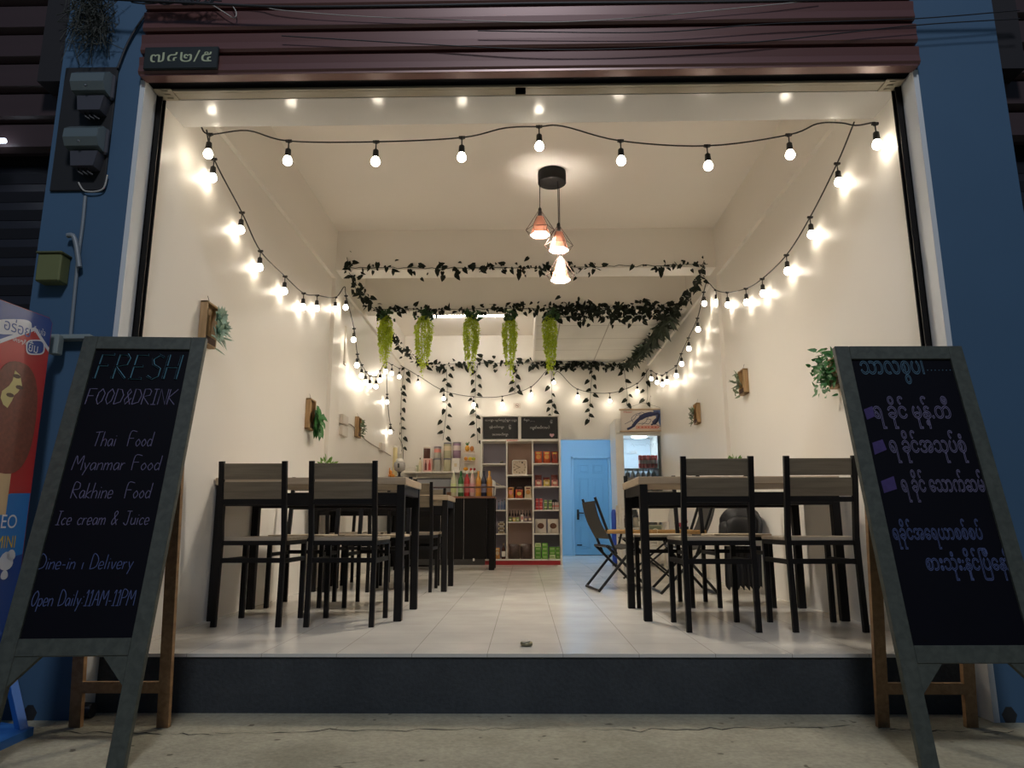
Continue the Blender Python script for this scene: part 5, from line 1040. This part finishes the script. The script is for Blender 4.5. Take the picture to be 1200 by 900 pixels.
k = MB(); k.box(-hf, g0, 0, .038, .30, gz1+.03, .004); k.box(g1, hf, 0, .038, .30, gz1+.03, .004); k.box(g0, g1, 0, .038, gz1, gz1+.03, .003); k.box(g0, g1, 0, .038, .30, gz0, .003); dr = k.build('door_frame', m_fw, fr)
MB().box(g0, g1, .012, .018, gz0, gz1).build('door_glass', mat('fridge_glass', (.97, .99, 1, 1), .02, trans=1.0), fr)
MB().box(-hf, hf, 0, .04, gz1+.032, fz, .004).build('header_sign', m_fw, fr); MB().box(-hf, hf, .01, .04, .06, .295, .004).build('kick_panel', m_fw, fr)
for x in (-hf+.08, hf-.08): MB().cbox((x, .08, .03), (.05, .05, .06), .005).build('foot', m_blackplastic, fr)
zs1 = AT(755, 549.5, Y=YFR+.2).z; zs2 = AT(755, 561, Y=YFR+.2).z; zsh = [zs1, zs2-.035, zs2-.30, zs2-.56, gz0+.10]
for z in zsh[:4]:
    k = MB(); k.tube([(-hf+.045, .06, z-.004), (hf-.045, .06, z-.004)], .004, 6); k.box(-hf+.042, hf-.042, .06, .56, z-.006, z-.001); k.build('shelf', mat('wire_shelf', (.62, .68, .72, 1), .3), fr)
MB().lathe([(.10, 0), (.11, -.012), (.085, -.022), (0, -.026)], (AT(749, 512, Y=YFR+.2).x-fo, .2, gz1+.015), 24).build('interior_light', emis('fridge_lamp', (.72, .89, 1), FRIDGE_L*5), fr)
k = MB(); text_on(k, '-20', Vector((g0+.05, .011, AT(738, 530, Y=YFR).z)), Vector((1, 0, 0)), Vector((0, 0, 1)), .0, (0, .13, -.025, .025)); k.build('glass_lettering', mat('frost_white', (.75, .8, .85, 1), .6), fr)
k = MB(); rq = random.Random(9)
for j in range(7): x = g0+.10+.05*j; z = AT(745, 522, Y=YFR).z; k.tube(smooth([(x, .011, z+rq.uniform(-.02, .02)), (x+.02, .011, z+rq.uniform(.01, .05)), (x+.05, .011, z+rq.uniform(-.03, .03))], 4), .0016, 4)
k.build('glass_scribble', mat('scribble_grey', (.25, .32, .40, 1), .6), fr)
for i in range(5):
    can('drink_can', 'red drink can on the top fridge shelf, %s from the left' % ORD[i], 'can', AT(750.8+4.8*i, 545, Y=YFR+.12).x, YFR+.12, zs1+.001, .030, AT(755, 533.5, Y=YFR+.12).z-zs1-.004, cm('coke_red', (.62, .035, .045), .3), 'red cans in the fridge', cm('can_pale', (.72, .45, .45)))
for i in range(6):
    r_ = .026; x = AT(735.5+6.2*i, 560, Y=YFR+.14).x
    bottle('clear_bottle', 'clear capped bottle on the second fridge shelf, %s from the left' % ORD[i], x, YFR+.14, zsh[1]+.001, r_, .155, cm('bottle_clear', (.45, .50, .46), .15), cm('cap_silver', (.6, .6, .56)), 'clear bottles in the fridge')
po = thing('hanging_poster', 'pale poster with a dark blue dragon-like swoosh hung above the fridge', 'poster', (AT(755, 492, Y=YFR-.03).x, YFR-.03, AT(755, 492, Y=YFR-.03).z))
ox_, oz_ = po.location.x, po.location.z
def pp(px, py): v = AT(px, py, Y=YFR-.03); return Vector((v.x-ox_, 0, v.z-oz_))
k = MB(); k.prism([pp(727, 481), pp(779.5, 480.5), pp(780.5, 504), pp(728, 505)][::-1], (0, .003, 0)); k.build('sheet', mat('poster_paper', (.62, .55, .50, 1), .5), po)
k = MB(); k.prism([pp(765, 480.6)+Vector((0, -.0006, 0)), pp(779.3, 480.6)+Vector((0, -.0006, 0)), pp(780.3, 503.8)+Vector((0, -.0006, 0)), pp(776, 504)+Vector((0, -.0006, 0))][::-1], (0, .0005, 0)); k.build('blue_field', mat('poster_blue', (.10, .16, .34, 1), .5), po)
for nm, (a, b) in (('top_rod', ((725.5, 480), (783, 479.5))), ('bottom_rod', ((726.5, 505.5), (783.5, 504.5)))): k = MB(); k.tube([pp(*a), pp(*b)], .012, 8); k.build(nm, mat('rod_wood', (.48, .36, .24, 1), .5), po)
k = MB(); k.tube([pp(728, 480), pp(754, 472), pp(782, 480)], .002, 4); k.build('hanging_string', m_socket, po)
m_sw_ = mat('ink_navy', (.018, .024, .085, 1), .5); YV = Vector((0, -.002, 0))
k = MB(); k.tube([Vector(p)+YV for p in smooth([tuple(pp(*c)) for c in ((735, 503), (741, 500), (746, 494), (752, 489), (759, 486), (766, 485), (772, 484))], 5)], [.016]*6+[.024]*8+[.034]*10+[.028]*7, 6)
k.tube([Vector(p)+YV for p in smooth([tuple(pp(*c)) for c in ((772, 485), (770, 491), (766, 496), (763, 498))], 4)], [.022]*5+[.03]*4+[.012]*4, 6)
for c in (((732, 497), (738, 494), (743, 491), (746, 486)), ((742, 495), (740, 490), (746, 485), (752, 485)), ((753, 489), (749, 486), (746, 487)), ((760, 488), (757, 494), (752, 498)), ((747, 497), (754, 496), (760, 497)), ((764, 494), (772, 499), (778, 500)), ((758, 486), (752, 483), (748, 485)), ((757, 491), (763, 492), (760, 497))): k.tube([Vector(p)+YV for p in smooth([tuple(pp(*q_)) for q_ in c], 5)], .0042, 4)
for i, v in enumerate(k.v): k.v[i] = (v[0], max(v[1], -.004) if v[1] < 0 else min(v[1], .0), v[2])
k.build('blue_swoosh', m_sw_, po)
k = MB(); a_, b_2 = pp(731, 484), pp(741, 481.5); text_on(k, 'Haier', Vector((a_.x, -.001, a_.z)), Vector((1, 0, 0)), Vector((0, 0, 1)), 0, (0, b_2.x-a_.x, 0, b_2.z-a_.z))
k.build('red_lettering', mat('poster_red', (.50, .07, .05, 1), .5), po)
k = MB(); a_, b_2 = pp(745, 503), pp(771, 498.5); k.box(a_.x, b_2.x, -.0045, -.0035, a_.z, b_2.z); k.build('caption_band', mat('caption_pink', (.62, .34, .28, 1), .5), po)
k = MB()
for j in range(8): k.box(a_.x+.03+.045*j, a_.x+.03+.045*j+(.03 if j % 3 else .02), -.0056, -.0044, a_.z+.018, a_.z+.034)
k.build('caption_marks', mat('poster_red', (.50, .07, .05, 1)), po)
bp_ = thing('blue_mat_roll', 'upright bright blue roll standing beside the fridge', 'roll', (AT(720.5, 640, Y=6.46).x, 6.46, 0))
h_ = AT(720, 597, Y=6.46).z; k = MB(); k.lathe([(.034, 0.03), (.036, .06), (.036, h_-.05), (.028, h_-.01), (.012, h_), (0, h_)], n=16); k.build('roll_body', mat('roll_blue', (.015, .06, .42, 1), .35), bp_); MB().lathe([(.042, 0), (.042, .03), (.036, .035), (0, .035)], n=16).build('foot_ring', m_blackplastic, bp_)

# ================================================================== CAMP CHAIRS, BAG, WHITE RACK
m_mesh = mat('dark_mesh_fabric', (.030, .026, .022, 1), .7, var=.3, scale=60); m_tubeblk = mat('black_tube', (.012, .012, .013, 1), .3, metal=.3); m_armw = wood('armrest_wood', (.30, .16, .05, 1), (.45, .27, .10, 1), .45, axis=0)
def camp_chair(label, loc, rz):
    t = thing('camp_chair', label, 'chair', loc, rz, 'folding camp chairs')   # faces +x, width along y
    for s in (-1, 1):
        y = s*.235
        MB().tube([(-.17, y, .012), (.13, y, .36)], .012, 8).build('crossed_leg', m_tubeblk, t); k = MB(); k.tube([(.26, y*.9, .012), (-.09, y*.9, .36)], .012, 8); k.build('crossed_leg', m_tubeblk, t)
        MB().tube([(-.02, y, .30), (-.06, y, .40), (-.19, y, .76)], .012, 8).build('back_post', m_tubeblk, t)
        MB().tube([(.13, y, .36), (.16, y, .47)], .011, 8).build('arm_post', m_tubeblk, t); MB().box(-.10, .28, y-.032, y+.032, .462, .494, .006).build('armrest', m_armw, t)
    MB().tube([(-.17, -.235, .012), (-.17, .235, .012)], .012, 8).build('rear_ground_bar', m_tubeblk, t); MB().tube([(.26, -.212, .012), (.26, .212, .012)], .012, 8).build('front_ground_bar', m_tubeblk, t)
    MB().tube([(.13, -.235, .36), (.13, .235, .36)], .011, 8).build('front_rail', m_tubeblk, t); MB().tube([(-.09, -.212, .36), (-.09, .212, .36)], .011, 8).build('rear_rail', m_tubeblk, t)
    k = MB(); n_ = 8
    vs = [(-.08+.21*i/n_, y, .372-.03*math.sin(PI*i/n_)) for i in range(n_+1) for y in (-.22, .22)]; vs2 = [(a, b, c-.006) for a, b, c in vs]
    k._add(vs, [(2*i, 2*i+1, 2*i+3, 2*i+2) for i in range(n_)], True); k._add(vs2, [(2*i+1, 2*i, 2*i+2, 2*i+3) for i in range(n_)], True); k.build('seat_fabric', m_mesh, t)
    k = MB(); vs = [(-.075-.115*i/n_+.02*math.sin(PI*i/n_)*-1, y, .42+.31*i/n_) for i in range(n_+1) for y in (-.235, .235)]; vs2 = [(a-.006, b, c) for a, b, c in vs]
    k._add(vs, [(2*i+1, 2*i, 2*i+2, 2*i+3) for i in range(n_)], True); k._add(vs2, [(2*i, 2*i+1, 2*i+3, 2*i+2) for i in range(n_)], True); k.build('back_fabric', m_mesh, t); return t
camp_chair('folding camp chair with wooden armrests near the blue door, facing right', (.72, 3.04, 0), math.radians(8))
camp_chair('folding camp chair by the right wall with the black backpack behind its back', (1.31, 2.80, 0), math.radians(180))
ct = thing('camp_table', 'low folding table on crossed black legs between the camp chairs', 'table', (1.20, 3.95, 0))
MB().box(-.28, .28, -.20, .20, .40, .415, .003).build('table_top', mat('camp_top', (.10, .085, .07, 1), .5), ct)
for s in (-1, 1):
    for q_ in (-1, 1): MB().tube([(-q_*.24, s*.17+q_*.012, .010), (q_*.24, s*.17+q_*.012, .398)], .010, 8).build('leg', m_tubeblk, ct)
bx_ = AT(802, 620, Y=3.95); pb = thing('dark_planter', 'small dark square pot with a red leafy plant on the low table', 'plant pot', (bx_.x, 3.95, .416))
MB().box(-.035, .035, -.035, .035, 0, .10, .003).build('pot', m_blackplastic, pb); k = MB()
for j in range(14): a = random.random()*6.28; k.leaf((random.gauss(-.01, .01), 0, .10), (math.cos(a)-.4, math.sin(a)*.6, random.uniform(.3, 1)), (0, -1, .3), random.uniform(.05, .085), .35)
k.build('red_leaves', mat('red_leaf', (.28, .03, .05, 1), .5, var=.4, scale=30), pb)
# backpack
bk_ = thing('backpack', 'bulky black backpack hung behind the right camp chair', 'backpack', (1.685, 2.55, .40)); m_bp = mat('backpack_black', (.010, .010, .012, 1), .6, var=.3, scale=12, bump=.3)
def blob(c, sc, nz=.0, seed=0):
    k = MB(); k.sphere((0, 0, 0), 1, 20, 14); r_ = random.Random(seed); ph = [r_.uniform(0, 6) for _ in range(6)]
    k.v = [(c[0]+sc[0]*math.copysign(abs(x)**.75, x)*(1+nz*math.sin(5*z+ph[0])*math.cos(4*y+ph[1])), c[1]+sc[1]*math.copysign(abs(y)**.75, y)*(1+nz*math.sin(6*x+ph[2])), c[2]+sc[2]*math.copysign(abs(z)**.75, z)*(1+nz*math.sin(5*x+ph[3])*math.cos(5*y+ph[4]))) for x, y, z in k.v]; return k
blob((0, 0, .135), (.150, .16, .135), .05, 1).build('main_body', m_bp, bk_); blob((-.05, -.14, .105), (.10, .05, .09), .05, 2).build('front_pocket', m_bp, bk_); blob((-.12, -.04, .08), (.06, .10, .08), .06, 5).build('side_pocket', m_bp, bk_)
k = MB().tube(smooth([(-.02, 0, .262), (-.01, .0, .30), (.05, 0, .30), (.06, 0, .262)], 5), .010, 6); k.build('top_handle', m_bp, bk_)
k = MB().tube(smooth([(.06, -.12, .24), (.10, -.17, .16), (.09, -.15, .03)], 5), .016, 6); k.build('shoulder_strap', mat('strap_grey', (.03, .03, .032, 1), .7), bk_)
hg = thing('hanging_clothes', 'black cloth draped below the backpack down towards the floor', 'cloth', (1.67, 2.55, .03)); k = MB(); r_ = random.Random(4); nx, nz_ = 22, 8; fr2 = []
for side in (0, 1):
    g_ = [(-.12+.28*i/nx, .02*math.sin(i*1.7)+(.018 if side else 0)+.03*(1-j/nz_), .30*j/nz_-(.02*(i % 3) if j == 0 else 0)+.04) for j in range(nz_+1) for i in range(nx+1)]
    fs = [(j*(nx+1)+i, j*(nx+1)+i+1, (j+1)*(nx+1)+i+1, (j+1)*(nx+1)+i) for i in range(nx) for j in range(nz_)]; k._add(g_, fs if not side else [f[::-1] for f in fs], True)
k.build('cloth', m_bp, hg)
# white rack and stool
m_wp = mat('white_plastic', (.66, .62, .55, 1), .4)
rk = thing('white_rack', 'white slatted rack with jars by the back of the right wall', 'rack', (1.32, 5.25, 0)); rw, rd = .24, .16; rz4 = [.12, .30, .50, .72]
for sx2 in (-1, 1):
    for sy2 in (-1, 1): MB().cbox((sx2*rw, sy2*rd, .38), (.028, .028, .76), .003).build('post', m_wp, rk)
for z in rz4:
    k = MB()
    for j in range(5): k.box(-rw, rw, -rd+.07*j-.005, -rd+.07*j+.035, z-.012, z)
    k.build('slatted_shelf', m_wp, rk)
for i, (x, zi, c) in enumerate(((-.15, 2, (.12, .10, .08)), (-.05, 2, (.35, .32, .26)), (.06, 2, (.10, .07, .06)), (-.14, 1, (.06, .06, .05)), (-.03, 1, (.20, .19, .13)))):
    t = thing('pantry_jar', '%s jar on the white rack, %s shelf, %s from its left' % (('dark', 'pale', 'brown', 'black', 'olive')[i], 'upper' if zi == 2 else 'lower', ORD[(0, 1, 2, 0, 1)[i]]), 'jar', (1.32+x, 5.20, rz4[zi]+.001), 0, 'jars on the white rack'); MB().lathe([(.038, 0), (.040, .10), (.032, .115), (0, .115)], n=14).build('jar_body', cm('pantry_%d' % i, c, .2), t); MB().lathe([(.036, .116), (.036, .14), (0, .14)], n=14).build('jar_lid', m_blackplastic, t)
sl = thing('plastic_chair', 'white plastic chair in front of the white rack', 'chair', (1.40, 4.62, 0))
for sx2 in (-1, 1):
    for sy2 in (-1, 1): MB().bar((sx2*.16, sy2*.16, 0), (sx2*.145, sy2*.145, .37), .032, .032, (0, 1, 0)).build('leg', m_wp, sl)
MB().box(-.18, .18, -.18, .18, .37, .395, .008).build('seat', m_wp, sl)
k = MB(); k.prism([(-.15, .165, .56), (.15, .165, .56), (.19, .19, .74), (-.19, .19, .74)], (0, .02, 0)); k.build('backrest', m_wp, sl)
for s in (-1, 1): MB().bar((s*.14, .165, .39), (s*.15, .17, .57), .03, .025, (0, 1, 0)).build('back_post', m_wp, sl)
pf = thing('small_picture', 'small grey-green framed picture with a round emblem on the white chair', 'picture', (1.37, 4.55, .397)); MB().box(-.075, .075, 0, .015, 0, .135, .003).build('frame', cm('pic_frame', (.30, .30, .22)), pf); MB().box(-.062, .062, -.002, .001, .012, .123).build('panel', cm('pic_green', (.13, .15, .10)), pf); k = MB(); k.tube([(.032*math.cos(a), -.003, .06+.032*math.sin(a)) for a in [2*PI*i/20 for i in range(20)]], .006, 5, closed=True); k.build('emblem', cm('pic_emblem', (.42, .42, .32)), pf)
# lamp of the blue passage
pg = thing('passage_light', 'small ceiling light of the blue passage', 'light', ((DX0+DX1)/2, 8.3, 2.4)); MB().lathe([(.13, 0), (.13, -.03), (0, -.03)], n=24).build('base', m_white, pg); MB().lathe([(.115, -.031), (.10, -.06), (.05, -.078), (0, -.08)], n=24).build('diffuser', emis('passage_glow', (.95, .97, 1.0), CORR_L*5), pg)
